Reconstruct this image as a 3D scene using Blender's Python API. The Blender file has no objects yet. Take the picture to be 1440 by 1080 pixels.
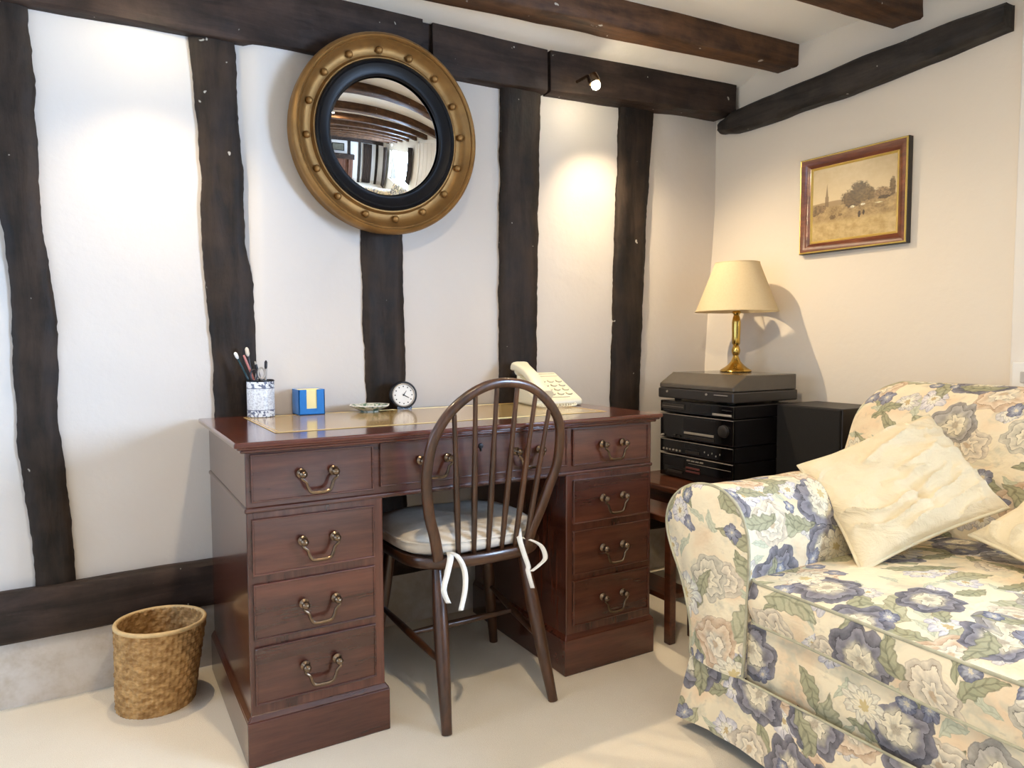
import bpy, bmesh, math, random
from mathutils import Vector, Matrix, noise as mnoise

random.seed(7)
SC = bpy.context.scene
COL = SC.collection
PI = math.pi

# ------------------------------------------------------------------ camera
YAW, PITCH, ROLL, CAMH, FPX = 0.5328, 0.0584, -0.0033, 1.0006, 996.5
fw = Vector((math.sin(YAW)*math.cos(PITCH), math.cos(YAW)*math.cos(PITCH), -math.sin(PITCH)))
rt = Vector((math.cos(YAW), -math.sin(YAW), 0.0)); up = rt.cross(fw)
cr, sr = math.cos(ROLL), math.sin(ROLL)
rt, up = cr*rt + sr*up, -sr*rt + cr*up
cam = bpy.data.cameras.new('camera'); cam_o = bpy.data.objects.new('camera', cam); COL.objects.link(cam_o)
cam.sensor_fit = 'HORIZONTAL'; cam.sensor_width = 36.0; cam.lens = FPX/1440*36.0; cam.clip_start = 0.02
m = Matrix.Identity(4)
for i in range(3):
    m[i][0] = rt[i]; m[i][1] = up[i]; m[i][2] = -fw[i]
m[0][3], m[1][3], m[2][3] = 0, 0, CAMH
cam_o.matrix_world = m
SC.camera = cam_o

# ------------------------------------------------------------------ world, lights, exposure
world = bpy.data.worlds.new('world'); SC.world = world; world.use_nodes = True
bg = world.node_tree.nodes['Background']; bg.inputs[0].default_value = (0.75, 0.87, 1.0, 1); bg.inputs[1].default_value = 1.0
SC.view_settings.view_transform = 'Standard'; SC.view_settings.look = 'None'
SC.view_settings.gamma = 1.0; SC.view_settings.use_curve_mapping = False
SC.view_settings.exposure = 0.42
SC.cycles.max_bounces = 10; SC.cycles.diffuse_bounces = 6; SC.cycles.glossy_bounces = 4
SC.cycles.transparent_max_bounces = 12; SC.cycles.sample_clamp_indirect = 8.0
SC.cycles.caustics_reflective = False; SC.cycles.caustics_refractive = False

DAY = (0.48, 0.68, 1.0); WARM = (1.0, 0.79, 0.52)
def area_light(name, loc, direction, sx, sy, power, color):
    l = bpy.data.lights.new(name, 'AREA'); l.shape = 'RECTANGLE'; l.size = sx; l.size_y = sy
    l.energy = power; l.color = color
    o = bpy.data.objects.new(name, l); COL.objects.link(o); o.location = loc
    o.rotation_euler = Vector(direction).to_track_quat('-Z', 'Z').to_euler()
    return o
def spot_light(name, loc, direction, power, angle, blend, radius, color):
    l = bpy.data.lights.new(name, 'SPOT'); l.energy = power; l.color = color
    l.spot_size = math.radians(angle); l.spot_blend = blend; l.shadow_soft_size = radius
    o = bpy.data.objects.new(name, l); COL.objects.link(o); o.location = loc
    o.rotation_euler = Vector(direction).to_track_quat('-Z', 'Y').to_euler()
    return o
# daylight standing outside the two windows
WR = dict(y0=-2.35, y1=-0.35, z0=0.62, z1=1.82)      # window in the right-hand wall, behind the camera
WL = dict(y0=1.10, y1=2.10, z0=0.62, z1=1.75)        # window in the left-hand wall
area_light('daylight_right', (2.92, -1.35, 1.22), (-1, 0.25, -0.10), 2.0, 1.2, 560, DAY)
area_light('daylight_left', (-1.75, 1.60, 1.20), (1, 0.0, -0.05), 1.0, 1.1, 22, DAY)
# the warm downlights of the beams, and unseen ceiling lights added as warm fill
DOWNLIGHTS = [((1.640, 2.160, 1.950), (0.34, -0.24, -1), 36), ((0.150, 2.150, 1.925), (0.02, -0.30, -1), 25)]
CEILING_FILLS = [((0.50, 0.81, 2.14), 40), ((-0.6, -0.69, 2.14), 26), ((1.2, -1.2, 2.14), 8), ((-0.4, -2.2, 2.14), 16)]
for i, (p, d, w) in enumerate(DOWNLIGHTS):
    spot_light('downlight_beam', (p[0], p[1], p[2]-.022), d, w, 122, 0.95, 0.012, WARM)
for p, w in CEILING_FILLS:
    spot_light('fill_spot_ceiling', (p[0], p[1], p[2]-0.02), (0.45, -0.05, -1), w, 150, 0.6, 0.03, WARM)

# ------------------------------------------------------------------ node helper
class S:
    """A socket with arithmetic; builds Math nodes."""
    def __init__(s, nt, sock): s.nt = nt; s.k = sock
    def _op(s, op, *a):
        n = s.nt.nodes.new('ShaderNodeMath'); n.operation = op
        for i, v in enumerate((s,)+a):
            if isinstance(v, S): s.nt.links.new(v.k, n.inputs[i])
            else: n.inputs[i].default_value = v
        return S(s.nt, n.outputs[0])
    def __add__(s, b): return s._op('ADD', b)
    __radd__ = __add__
    def __sub__(s, b): return s._op('SUBTRACT', b)
    def __rsub__(s, b): return (s*-1.0)+b
    def __mul__(s, b): return s._op('MULTIPLY', b)
    __rmul__ = __mul__
    def __truediv__(s, b): return s._op('DIVIDE', b)
    def sin(s): return s._op('SINE')
    def cos(s): return s._op('COSINE')
    def abs(s): return s._op('ABSOLUTE')
    def pow(s, b): return s._op('POWER', b)
    def sqrt(s): return s._op('SQRT')
    def atan2(s, b): return s._op('ARCTAN2', b)
    def lt(s, b): return s._op('LESS_THAN', b)
    def gt(s, b): return s._op('GREATER_THAN', b)
    def frac(s): return s._op('FRACT')
    def step(s, a, b):
        n = s.nt.nodes.new('ShaderNodeMapRange'); n.interpolation_type = 'SMOOTHSTEP'
        s.nt.links.new(s.k, n.inputs[0])
        for i, v in ((1, a), (2, b)):
            if isinstance(v, S): s.nt.links.new(v.k, n.inputs[i])
            else: n.inputs[i].default_value = v
        return S(s.nt, n.outputs[0])

def lin(c):
    """8 bit sRGB colour to linear."""
    return tuple(((v/255)/12.92 if v/255 <= .04045 else ((v/255+.055)/1.055)**2.4) for v in c) + (1.0,)

class Mat:
    def __init__(s, name, rough=.5, metal=0.0, spec=.5):
        s.m = bpy.data.materials.new(name); s.m.use_nodes = True; s.nt = s.m.node_tree
        s.b = s.nt.nodes['Principled BSDF']
        s.b.inputs['Roughness'].default_value = rough; s.b.inputs['Metallic'].default_value = metal
        s.b.inputs['Specular IOR Level'].default_value = spec
    def node(s, t, **kw):
        n = s.nt.nodes.new(t)
        for k, v in kw.items(): setattr(n, k, v)
        return n
    def link(s, a, b): s.nt.links.new(a.k if isinstance(a, S) else a, b)
    def coord(s, which='Object', scale=(1, 1, 1)):
        t = s.node('ShaderNodeTexCoord'); mp = s.node('ShaderNodeMapping')
        mp.inputs['Scale'].default_value = scale
        s.link(t.outputs[which], mp.inputs['Vector']); return mp.outputs[0]
    def noise(s, vec, scale, detail=3, rough=.55, dist=0.0):
        n = s.node('ShaderNodeTexNoise'); n.inputs['Scale'].default_value = scale
        n.inputs['Detail'].default_value = detail; n.inputs['Roughness'].default_value = rough
        n.inputs['Distortion'].default_value = dist
        s.link(vec, n.inputs['Vector']); return S(s.nt, n.outputs[0])
    def mix(s, f, a, b, mode='MIX'):
        n = s.node('ShaderNodeMix', data_type='RGBA', blend_type=mode)
        for sock, v in ((n.inputs[0], f), (n.inputs[6], a), (n.inputs[7], b)):
            if isinstance(v, S): s.link(v, sock)
            elif isinstance(v, bpy.types.NodeSocket): s.link(v, sock)
            else: sock.default_value = v
        return n.outputs[2]
    def color(s, c):
        if isinstance(c, (tuple, list)): s.b.inputs['Base Color'].default_value = c
        else: s.link(c, s.b.inputs['Base Color'])
        return s
    def bump(s, h, strength=.3, dist=.01):
        n = s.node('ShaderNodeBump'); n.inputs['Strength'].default_value = strength; n.inputs['Distance'].default_value = dist
        s.link(h, n.inputs['Height']); s.link(n.outputs[0], s.b.inputs['Normal']); return s
    def rough(s, v): s.link(v, s.b.inputs['Roughness']); return s

def plain(name, c, rough=.5, metal=0.0, spec=.5, var=.06, scale=30, bump=0.0):
    """A colour with a little procedural variation."""
    M = Mat(name, rough, metal, spec); v = M.coord(); n = M.noise(v, scale)
    a = lin(c); d = tuple(max(0, x*(1-var*2)) for x in a[:3])+(1,)
    M.color(M.mix(n, d, tuple(min(1, x*(1+var)) for x in a[:3])+(1,)))
    if bump: M.bump(M.noise(v, scale*4), bump, .002)
    return M.m

def wood(name, dark, light, rough=.4, axis='X', scale=8, spec=.5, bump=.15, stretch=.08, coat=0.0):
    M = Mat(name, rough, 0, spec)
    sc = {'X': (stretch, 1, 1), 'Y': (1, stretch, 1), 'Z': (1, 1, stretch)}[axis]
    v = M.coord('Object', sc)
    n = M.noise(v, scale, 5, .6, .6); n2 = M.noise(v, scale*6, 4, .7, .2)
    f = (n*.65 + n2*.45).step(.35, .8)
    M.color(M.mix(f, lin(dark), lin(light)))
    M.bump(n2, bump, .003)
    if coat:
        M.b.inputs['Coat Weight'].default_value = coat; M.b.inputs['Coat Roughness'].default_value = .12
    return M.m

MT = {}
def build_materials():
    # plaster: limewash over old daub, lumpy, two flaking patches
    for nm, c in (('plaster', (218, 211, 203)), ('plaster_right', (230, 219, 202)), ('plaster_ceiling', (248, 243, 234))):
        M = Mat(nm, .85, 0, .2); v = M.coord()
        big = M.noise(v, 2.2, 3); fine = M.noise(v, 26, 4, .6); a = lin(c)
        base = M.mix(big, tuple(x*.95 for x in a[:3])+(1,), a)
        if nm == 'plaster':                # damp-stained, dusty plaster under the sill beam
            sp = M.node('ShaderNodeSeparateXYZ'); M.link(v, sp.inputs[0]); low = 1.0 - S(M.nt, sp.outputs[2]).step(.15, .21)
            base = M.mix(low*(M.noise(v, 6, 5, .7).step(.35, .7)*.6+.15), base, lin((172, 154, 126)))
        M.color(base)
        h = fine*.5 + M.noise(v, 7, 3)*1.2
        if nm == 'plaster':
            t = M.node('ShaderNodeTexCoord'); crack = M.node('ShaderNodeTexVoronoi', feature='DISTANCE_TO_EDGE')
            mp = M.node('ShaderNodeMapping'); mp.inputs['Scale'].default_value = (38, 1, 44)
            M.link(t.outputs['Object'], mp.inputs[0]); M.link(mp.outputs[0], crack.inputs[0])
            c1 = S(M.nt, crack.outputs[0]).step(0, .12)
            for cx, cz, r in ((1.69, 1.62, .13), (1.18, .98, .15), (.12, 1.46, .10)):
                d = M.node('ShaderNodeVectorMath', operation='DISTANCE'); M.link(t.outputs['Object'], d.inputs[0])
                d.inputs[1].default_value = (cx, 2.345, cz)
                mask = 1.0 - (S(M.nt, d.outputs['Value']) + (big-.5)*.16).step(r*.35, r)
                h = h + mask*c1*(.55 if cx != .12 else .2)
        M.bump(h, .22, .010); MT[nm] = M.m
    # blackened oak: adzed, a dull sheen
    for nm, d, l, ax in (('oak_post', (20, 15, 11), (60, 47, 37), 'Z'), ('oak_beam', (30, 23, 19), (74, 57, 48), 'X'), ('oak_beam_y', (24, 22, 20), (70, 62, 56), 'Y'),
                         ('oak_joist', (54, 36, 26), (116, 82, 56), 'X')):
        M = Mat(nm, .6, 0, .28)
        v = M.coord('Object', {'X': (.12, 1, 1), 'Z': (1, 1, .15), 'Y': (1, .12, 1)}[ax]); vi = M.coord()
        n = M.noise(v, 22, 6, .65, .5); k = M.noise(vi, 9, 4, .6)
        cc0 = M.mix((n*.6+k*.5).step(.35, .8), lin(d), lin(l))
        fleck = M.noise(vi, 26, 2, .5).step(.735, .76); M.color(M.mix(fleck*.8, cc0, lin((196, 190, 178))))
        M.rough((k*.35)+.45)
        M.bump(n*.6 + M.noise(vi, 14, 3)*.9, .6, .010); MT[nm] = M.m
    # carpet
    M = Mat('carpet', .95, 0, .1); v = M.coord()
    M.color(M.mix(M.noise(v, 320, 2)*.55+M.noise(v, 5, 3)*.45, lin((220, 206, 182)), lin((242, 232, 214))))
    M.bump(M.noise(v, 420, 2), .5, .004); MT['carpet'] = M.m
    # mahogany veneer of the desk
    for nm, ax in (('mahogany_x', 'X'), ('mahogany_z', 'Z'), ('mahogany_y', 'Y')):
        MT[nm] = wood(nm, (54, 24, 15), (96, 51, 36), .27, ax, 9, .5, .05, .09, .5)
    MT['mahogany_top'] = wood('mahogany_top', (66, 27, 17), (106, 52, 33), .18, 'X', 7, .5, .03, .12, .6)
    MT['leather'] = None
    M = Mat('leather', .22, 0, .5); v = M.coord()
    M.color(M.mix(M.noise(v, 6, 4), lin((150, 122, 74)), lin((188, 162, 108)))); M.bump(M.noise(v, 260, 3), .08, .001)
    M.b.inputs['Coat Weight'].default_value = .5; M.b.inputs['Coat Roughness'].default_value = .1; MT['leather'] = M.m
    MT['gilt_line'] = plain('gilt_line', (226, 196, 128), .35, .4)
    MT['brass'] = plain('brass', (150, 112, 62), .25, 1.0, .5, .15)
    MT['brass_dark'] = plain('brass_dark', (132, 112, 92), .25, 1.0, .5, .3)
    MT['brass_bright'] = plain('brass_bright', (206, 172, 92), .16, 1.0, .5, .05)
    MT['gilt'] = plain('gilt', (162, 122, 70), .5, .7, .5, .3, 14, .12)
    MT['ebony'] = plain('ebony', (17, 17, 20), .38, 0, .22, .2)
    MT['chair_wood'] = wood('chair_wood', (36, 21, 12), (92, 56, 32), .33, 'Z', 10, .5, .06, .1, .3)
    MT['chair_wood_x'] = wood('chair_wood_x', (36, 21, 12), (88, 54, 32), .33, 'X', 10, .5, .06, .1, .3)
    # linen pad
    M = Mat('linen', .9, 0, .2); v = M.coord()
    M.color(M.mix(M.noise(v, 40, 3), lin((206, 194, 176)), lin((232, 222, 206)))); M.bump(M.noise(v, 220, 2), .2, .002); MT['linen'] = M.m
    M = Mat('cream_cotton', .85, 0, .2); v = M.coord()
    h = M.noise(M.coord('Object', (1, 1, 2.2)), 9, 4, .55, 1.2)
    M.color(M.mix(M.noise(v, 12, 3), lin((222, 204, 166)), lin((236, 220, 186)))); M.bump(h + M.noise(v, 420, 2)*.1, .5, .03); MT['cream_cotton'] = M.m
    MT['tape'] = plain('tape', (238, 234, 224), .8, 0, .2, .03)
    # wicker
    M = Mat('wicker', .6, 0, .35); v = M.coord('Object', (1, 1, 2))
    M.color(M.mix(M.noise(v, 38, 4, .6).step(.3, .75), lin((146, 106, 58)), lin((206, 166, 110)))); M.bump(M.noise(v, 160, 3), .4, .003); MT['wicker'] = M.m
    MT['wicker_rim'] = plain('wicker_rim', (222, 190, 138), .6, 0, .3, .15, 60)
    MT['black_plastic'] = plain('black_plastic', (20, 18, 19), .3, 0, .5, .15)
    MT['charcoal_plastic'] = plain('charcoal_plastic', (46, 42, 39), .32, 0, .5, .1)
    MT['smoked_lid'] = plain('smoked_lid', (84, 77, 68), .16, 0, .6, .08)
    MT['black_gloss'] = plain('black_gloss', (12, 11, 13), .08, 0, .6, .1)
    MT['grey_metal'] = plain('grey_metal', (168, 160, 150), .35, .25)
    MT['red_dark'] = plain('red_dark', (96, 52, 48), .3)
    MT['speaker_cloth'] = plain('speaker_cloth', (40, 38, 36), .9, 0, .2, .15, 300, .2)
    MT['speaker_vinyl'] = wood('speaker_vinyl', (28, 24, 23), (44, 36, 34), .45, 'Z', 12)
    MT['table_wood'] = wood('table_wood', (44, 20, 12), (104, 56, 32), .3, 'Y', 9, .5, .05, .1, .4)
    MT['phone_cream'] = plain('phone_cream', (232, 226, 200), .35, 0, .5, .02)
    MT['phone_grey'] = plain('phone_grey', (112, 110, 92), .4)
    MT['white_plastic'] = plain('white_plastic', (238, 236, 230), .35, 0, .5, .02)
    MT['white_paint'] = plain('white_paint', (232, 226, 216), .4, 0, .5, .03, 6)
    MT['blue_plastic'] = plain('blue_plastic', (30, 122, 206), .35, 0, .5, .06)
    MT['yellow_paper'] = plain('yellow_paper', (254, 238, 178), .8, 0, .2, .04)
    # pen pot: blue sprigged porcelain with two borders
    M = Mat('sprigged', .35); v = M.coord(); t = M.node('ShaderNodeTexCoord'); sx = M.node('ShaderNodeSeparateXYZ')
    M.link(t.outputs['Object'], sx.inputs[0]); z = S(M.nt, sx.outputs[2])
    border = z.lt(.021) + z.gt(.089)
    big = M.noise(v, 120, 3, .6).step(.50, .56); small = M.noise(v, 190, 3, .7).step(.40, .66)*.42
    line = (z-.022).abs().lt(.0009) + (z-.088).abs().lt(.0009)
    f = big*border*.9 + small*(1.0-border) + line*.9
    M.color(M.mix(f, lin((226, 232, 238)), lin((52, 66, 104)))); MT['sprigged'] = M.m
    M = Mat('patterned_glaze', .2); v = M.coord()
    M.color(M.mix(M.noise(v, 75, 3).step(.45, .6), lin((226, 228, 218)), lin((92, 128, 110)))); MT['patterned_glaze'] = M.m
    # lampshade: thin pale cloth
    M = Mat('shade_cloth', .9, 0, .1); v = M.coord('Object', (1, 1, 1))
    M.color(M.mix(M.noise(v, 130, 2), lin((226, 208, 168)), lin((240, 226, 192)))); M.bump(M.noise(v, 400, 2), .15, .001)
    tr = M.node('ShaderNodeBsdfTranslucent'); tr.inputs[0].default_value = lin((240, 222, 180)); mx = M.node('ShaderNodeMixShader'); mx.inputs[0].default_value = .3
    out = M.nt.nodes['Material Output']; M.link(M.b.outputs[0], mx.inputs[1]); M.link(tr.outputs[0], mx.inputs[2]); M.link(mx.outputs[0], out.inputs[0]); MT['shade_cloth'] = M.m
    # mirror, glass, lamp
    M = Mat('mirror_silver', .01, 1.0); M.color((.9, .9, .88, 1)); MT['mirror_silver'] = M.m
    M = Mat('pane_glass', .0); g = M.node('ShaderNodeBsdfGlossy'); g.inputs['Roughness'].default_value = .02
    tp = M.node('ShaderNodeBsdfTransparent'); mx = M.node('ShaderNodeMixShader'); mx.inputs[0].default_value = .08
    M.link(tp.outputs[0], mx.inputs[1]); M.link(g.outputs[0], mx.inputs[2]); M.link(mx.outputs[0], M.nt.nodes['Material Output'].inputs[0]); MT['pane_glass'] = M.m
    M = Mat('lamp_glow'); M.b.inputs['Emission Color'].default_value = (1, .86, .6, 1); M.b.inputs['Emission Strength'].default_value = 130; MT['lamp_glow'] = M.m
    MT['frame_wood'] = wood('frame_wood', (78, 34, 22), (150, 88, 58), .3, 'Y', 8, .5, .03, .15, .4)
    MT['frame_edge'] = plain('frame_edge', (34, 24, 20), .4)
    MT['frame_gilt'] = plain('frame_gilt', (236, 206, 116), .3, .45, .5, .1)
    MT['print'] = landscape_print()
    MT['curtain'] = plain('curtain', (70, 62, 58), .9, 0, .2, .2, 12)
    M = Mat('brick', .85, 0, .2); br = M.node('ShaderNodeTexBrick'); M.link(M.coord('Object'), br.inputs[0])
    br.inputs['Color1'].default_value = lin((88, 58, 46)); br.inputs['Color2'].default_value = lin((110, 74, 58)); br.inputs['Mortar'].default_value = lin((120, 104, 92))
    br.inputs['Scale'].default_value = 4.5; M.color(br.outputs[0]); MT['brick'] = M.m
    MT['floral'] = floral('floral_chintz')
    MT['piping'] = plain('piping', (196, 190, 162), .85, 0, .2, .35, 26)
    MT['pillow_piping'] = plain('pillow_piping', (226, 212, 178), .85, 0, .2, .08, 40)

def floral(name):
    """Printed chintz: leaves, daisies and peonies scattered by Voronoi cells over the cloth's own UVs (metres)."""
    M = Mat(name, .8, 0, .25); nt = M.nt
    uvn = M.node('ShaderNodeUVMap'); uvn.uv_map = 'UVMap'
    def warped(vec, scale, amp):
        w = M.node('ShaderNodeTexNoise'); w.inputs['Scale'].default_value = scale; w.inputs['Detail'].default_value = 3
        M.link(vec, w.inputs['Vector'])
        w1 = M.node('ShaderNodeVectorMath', operation='SUBTRACT'); M.link(w.outputs['Color'], w1.inputs[0]); w1.inputs[1].default_value = (.5, .5, .5)
        w2 = M.node('ShaderNodeVectorMath', operation='SCALE'); M.link(w1.outputs[0], w2.inputs[0]); w2.inputs['Scale'].default_value = amp
        w3 = M.node('ShaderNodeVectorMath', operation='ADD'); M.link(vec, w3.inputs[0]); M.link(w2.outputs[0], w3.inputs[1]); return w3.outputs[0]
    P = warped(warped(uvn.outputs[0], 11, .05), 42, .016)
    wash = M.noise(P, 60, 4, .6)
    col = M.mix(M.noise(P, 7, 2).step(.48, .72), lin((240, 225, 192)), lin((234, 206, 168)))
    def cells(size, seed, rnd=.8):
        mp = M.node('ShaderNodeMapping'); mp.inputs['Scale'].default_value = (1/size,)*3; mp.inputs['Location'].default_value = (seed*3.17, seed*1.73, 0)
        M.link(P, mp.inputs[0])
        vo = M.node('ShaderNodeTexVoronoi', voronoi_dimensions='2D'); vo.inputs['Scale'].default_value = 1; vo.inputs['Randomness'].default_value = rnd
        M.link(mp.outputs[0], vo.inputs['Vector'])
        d = M.node('ShaderNodeVectorMath', operation='SUBTRACT'); M.link(mp.outputs[0], d.inputs[0]); M.link(vo.outputs['Position'], d.inputs[1])
        sp = M.node('ShaderNodeSeparateXYZ'); M.link(d.outputs[0], sp.inputs[0])
        sc = M.node('ShaderNodeSeparateColor'); M.link(vo.outputs['Color'], sc.inputs[0])
        return [S(nt, sp.outputs[0]), S(nt, sp.outputs[1])] + [S(nt, sc.outputs[i]) for i in range(3)]
    def leaves(col, size, seed, dens, dark, light, L=.42, W=.15):
        x, y, r1, r2, r3 = cells(size, seed)
        a = r1*6.283; ca, sa = a.cos(), a.sin()
        lx = x*ca + y*sa; ly = y*ca - x*sa + lx*lx*.5 - .05
        half = (1.0 - (lx/L).pow(2.0))*W*((lx*34).sin()*.10+.92)
        e = half - ly.abs()
        mask = e.step(0, .02)*(r2.lt(dens))
        vein = (ly.abs()).step(.006, .02)*.5+.5
        side = ((lx - ly.abs()*.9)*44).sin().step(-.9, -.3)*.35+.65
        shade = vein*side*(wash*.5+.75)
        edge = e.step(.0, .035)
        leafc = M.mix(shade*edge, lin(dark), lin(light))
        return M.mix(mask*.92, col, leafc)
    def flower(col, size, seed, dens, R0, n, outer, outer2, inner, core, frill=.22):
        x, y, r1, r2, r3 = cells(size, seed)
        r = (x*x+y*y).sqrt(); th = y.atan2(x) + r1*6.283
        R = ((th*(n/2.0)).cos().abs()*frill + (1-frill))*R0*(r3*.35+.75)
        on = r2.lt(dens)
        e = R - r
        ray = ((th*n*3).sin()*.5+.5)*.35
        tone = ((e/R0).step(.0, .75))*.75 + ray + (wash-.5)*.8
        pet = M.mix(tone, M.mix(r3.step(.4, .6), lin(outer), lin(outer2)), lin(tuple(min(255, int(c*1.0+48)) for c in outer)))
        pet = M.mix(e.step(0, .022)*(1.0-((th*(n/2.0)).cos().abs()).lt(.13)*(r/R0).step(.35, .7)), lin(tuple(int(c*.62) for c in outer)), pet)
        col = M.mix(e.step(0, .012)*on*.95, col, pet)
        th2 = th + .4
        R2 = ((th2*((n+2)/2.0)).cos().abs()*.3+.7)*R0*.56; e2 = R2 - r
        in_c = M.mix(e2.step(0, .05)*.8 + (th2*(n+2)*2).sin()*.15 + (wash-.5)*.5, lin(tuple(int(c*.72) for c in inner)), lin(inner))
        col = M.mix(e2.step(0, .012)*on, col, in_c)
        R3 = ((th*3.0).cos().abs()*.4+.6)*R0*.25; e3 = R3 - r
        return M.mix(e3.step(0, .02)*on*.9, col, lin(core))
    def peony(col, size, seed, dens, R0, n, dark, mid, pale, core, flip=.5):
        x, y, r1, r2, r3 = cells(size, seed)
        r = (x*x+y*y).sqrt(); th = y.atan2(x) + r1*6.283
        lob = (th*(n/2.0)).cos().abs()
        R = (lob*.16 + (th*3.0 + r3*9.0).sin()*.05 + .80)*R0*(r3*.3+.8)
        on = r2.lt(dens); e = R - r; q = r/R
        ruf = (q*2.7 + (th*n).sin()*.16 + (th*5.0+1.3).sin()*.14 + (wash-.5)*.9).frac()
        tone = ruf.step(.02, .95)*.75 + (wash-.5)*.6 + ((th*n*2.5).sin()*.5+.5)*.18
        inner = (q + (wash-.5)*.35 + (lob-.5)*.10).step(.40, .62)
        c_out = M.mix(tone, lin(dark), lin(mid)); c_in = M.mix(tone, lin(tuple(int(c*.80) for c in pale)), lin(pale))
        c = M.mix(inner*(r3.step(flip-.1, flip+.1)*.85+.15), c_in, c_out)
        c = M.mix((ruf.lt(.07))*.6, c, lin(tuple(int(v*.66) for v in dark)))
        c = M.mix((.17 - q).step(0, .06)*.7, c, lin(core))
        c = M.mix(e.step(.028, .0)*.55, c, lin(tuple(int(v*.72) for v in dark)))
        return M.mix(e.step(0, .012)*on*.96, col, c)
    col = M.mix(M.noise(P, 13, 3, .6).step(.52, .66)*.55, col, lin((196, 192, 168)))
    col = leaves(col, .085, 1, .60, (160, 162, 134), (204, 204, 176), .42, .14)
    col = flower(col, .105, 2, .45, .36, 7, (196, 188, 178), (190, 186, 192), (244, 236, 214), (196, 170, 118))
    col = leaves(col, .12, 3, .70, (82, 84, 64), (166, 164, 130), .44, .17)
    col = leaves(col, .16, 9, .60, (100, 102, 80), (186, 182, 148), .46, .20)
    col = peony(col, .165, 4, .52, .42, 6, (196, 164, 132), (232, 212, 182), (246, 232, 204), (196, 166, 128))
    col = peony(col, .18, 5, .64, .44, 7, (92, 90, 98), (150, 146, 152), (242, 230, 200), (176, 160, 136), .25)
    col = leaves(col, .15, 6, .36, (84, 86, 66), (172, 168, 134), .42, .15)
    col = flower(col, .16, 7, .26, .40, 9, (216, 204, 180), (200, 194, 188), (244, 232, 202), (206, 184, 128), .26)
    col = flower(col, .07, 8, .20, .36, 5, (104, 106, 122), (122, 120, 130), (184, 182, 186), (226, 214, 184))
    col = M.mix((wash*.6 + M.noise(P, 24, 3)*.5).step(.62, .72)*.18, col, lin((118, 112, 104)))
    M.color(col)
    M.bump(M.noise(uvn.outputs[0], 900, 2)*.04 + M.noise(warped(uvn.outputs[0], 5, .12), 12, 4, .55), .45, .03)
    return M.m

def landscape_print():
    """A sepia country print: pale sky, a spire, one big tree, hedges, a stubble field. The print is a real flat sheet."""
    M = Mat('sepia_print', .35); nt = M.nt
    uvn = M.node('ShaderNodeUVMap'); uvn.uv_map = 'UVMap'
    sp = M.node('ShaderNodeSeparateXYZ'); M.link(uvn.outputs[0], sp.inputs[0])
    x, y = S(nt, sp.outputs[0]), S(nt, sp.outputs[1])
    v = uvn.outputs[0]; n = M.noise(v, 9, 5, .65); nf = M.noise(v, 34, 4, .7)
    col = M.mix(y.step(.45, 1.0), lin((214, 192, 150)), lin((184, 162, 122)))
    col = M.mix(n.step(.3, .8)*.3, col, lin((222, 204, 166)))
    hill = (x*5.5).sin()*.012 + .525 + (x-.3).abs()*-.02
    col = M.mix((hill - y + (nf-.5)*.02).step(0, .01), col, lin((160, 134, 94)))
    spire = (y-.48).step(0, .01)*((.80-y)*.085 - (x-.185).abs()).step(0, .006)
    tower = ((.022 - (x-.185).abs()).gt(0))*((.60-y).gt(0))*((y-.45).gt(0))
    col = M.mix((spire+tower).step(0, .5)*.85, col, lin((122, 98, 68)))
    ground = (.47 + (nf-.5)*.05) - y
    gcol = M.mix((n*.6+nf*.4).step(.3, .7), lin((124, 98, 60)), lin((192, 164, 112)))
    gcol = M.mix((y+(n-.5)*.12).step(.22, .30), M.mix(n.step(.3, .7), lin((172, 144, 88)), lin((206, 180, 128))), gcol)
    col = M.mix(ground.step(0, .02), col, gcol)
    def blob(col, cx, cy, rx, ry, c, k=1.0, amp=.9):
        d = (((x-cx)/rx).pow(2.0) + ((y-cy)/ry).pow(2.0)).sqrt() + (nf-.5)*amp + (n-.5)*.6
        return M.mix((1.0-d.step(.70, 1.0))*k, col, M.mix(nf.step(.3, .7), lin(tuple(int(q*.8) for q in c)), lin(tuple(min(255, int(q*1.25)) for q in c))))
    col = blob(col, .50, .52, .16, .14, (96, 76, 48)); col = blob(col, .58, .60, .13, .15, (86, 68, 42)); col = blob(col, .66, .54, .14, .10, (104, 84, 54))
    col = blob(col, .84, .52, .12, .09, (132, 108, 76)); col = blob(col, .95, .58, .04, .14, (104, 84, 56)); col = blob(col, .86, .47, .08, .025, (78, 62, 42))
    col = blob(col, .09, .44, .10, .07, (122, 98, 66)); col = blob(col, .03, .40, .05, .05, (112, 90, 60))
    col = blob(col, .26, .31, .045, .035, (92, 70, 44), .8); col = blob(col, .35, .33, .03, .025, (104, 80, 50), .7)
    col = blob(col, .58, .30, .018, .05, (64, 48, 34)); col = blob(col, .63, .31, .014, .04, (70, 52, 36))
    col = blob(col, .50, .41, .03, .02, (232, 214, 178), .8, .5); col = blob(col, .62, .42, .03, .016, (236, 218, 184), .8, .5); col = blob(col, .80, .41, .05, .01, (222, 202, 162), .8, .5)
    M.color(col); M.b.inputs['Coat Weight'].default_value = .3; M.b.inputs['Coat Roughness'].default_value = .05
    return M.m

build_materials()

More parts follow.
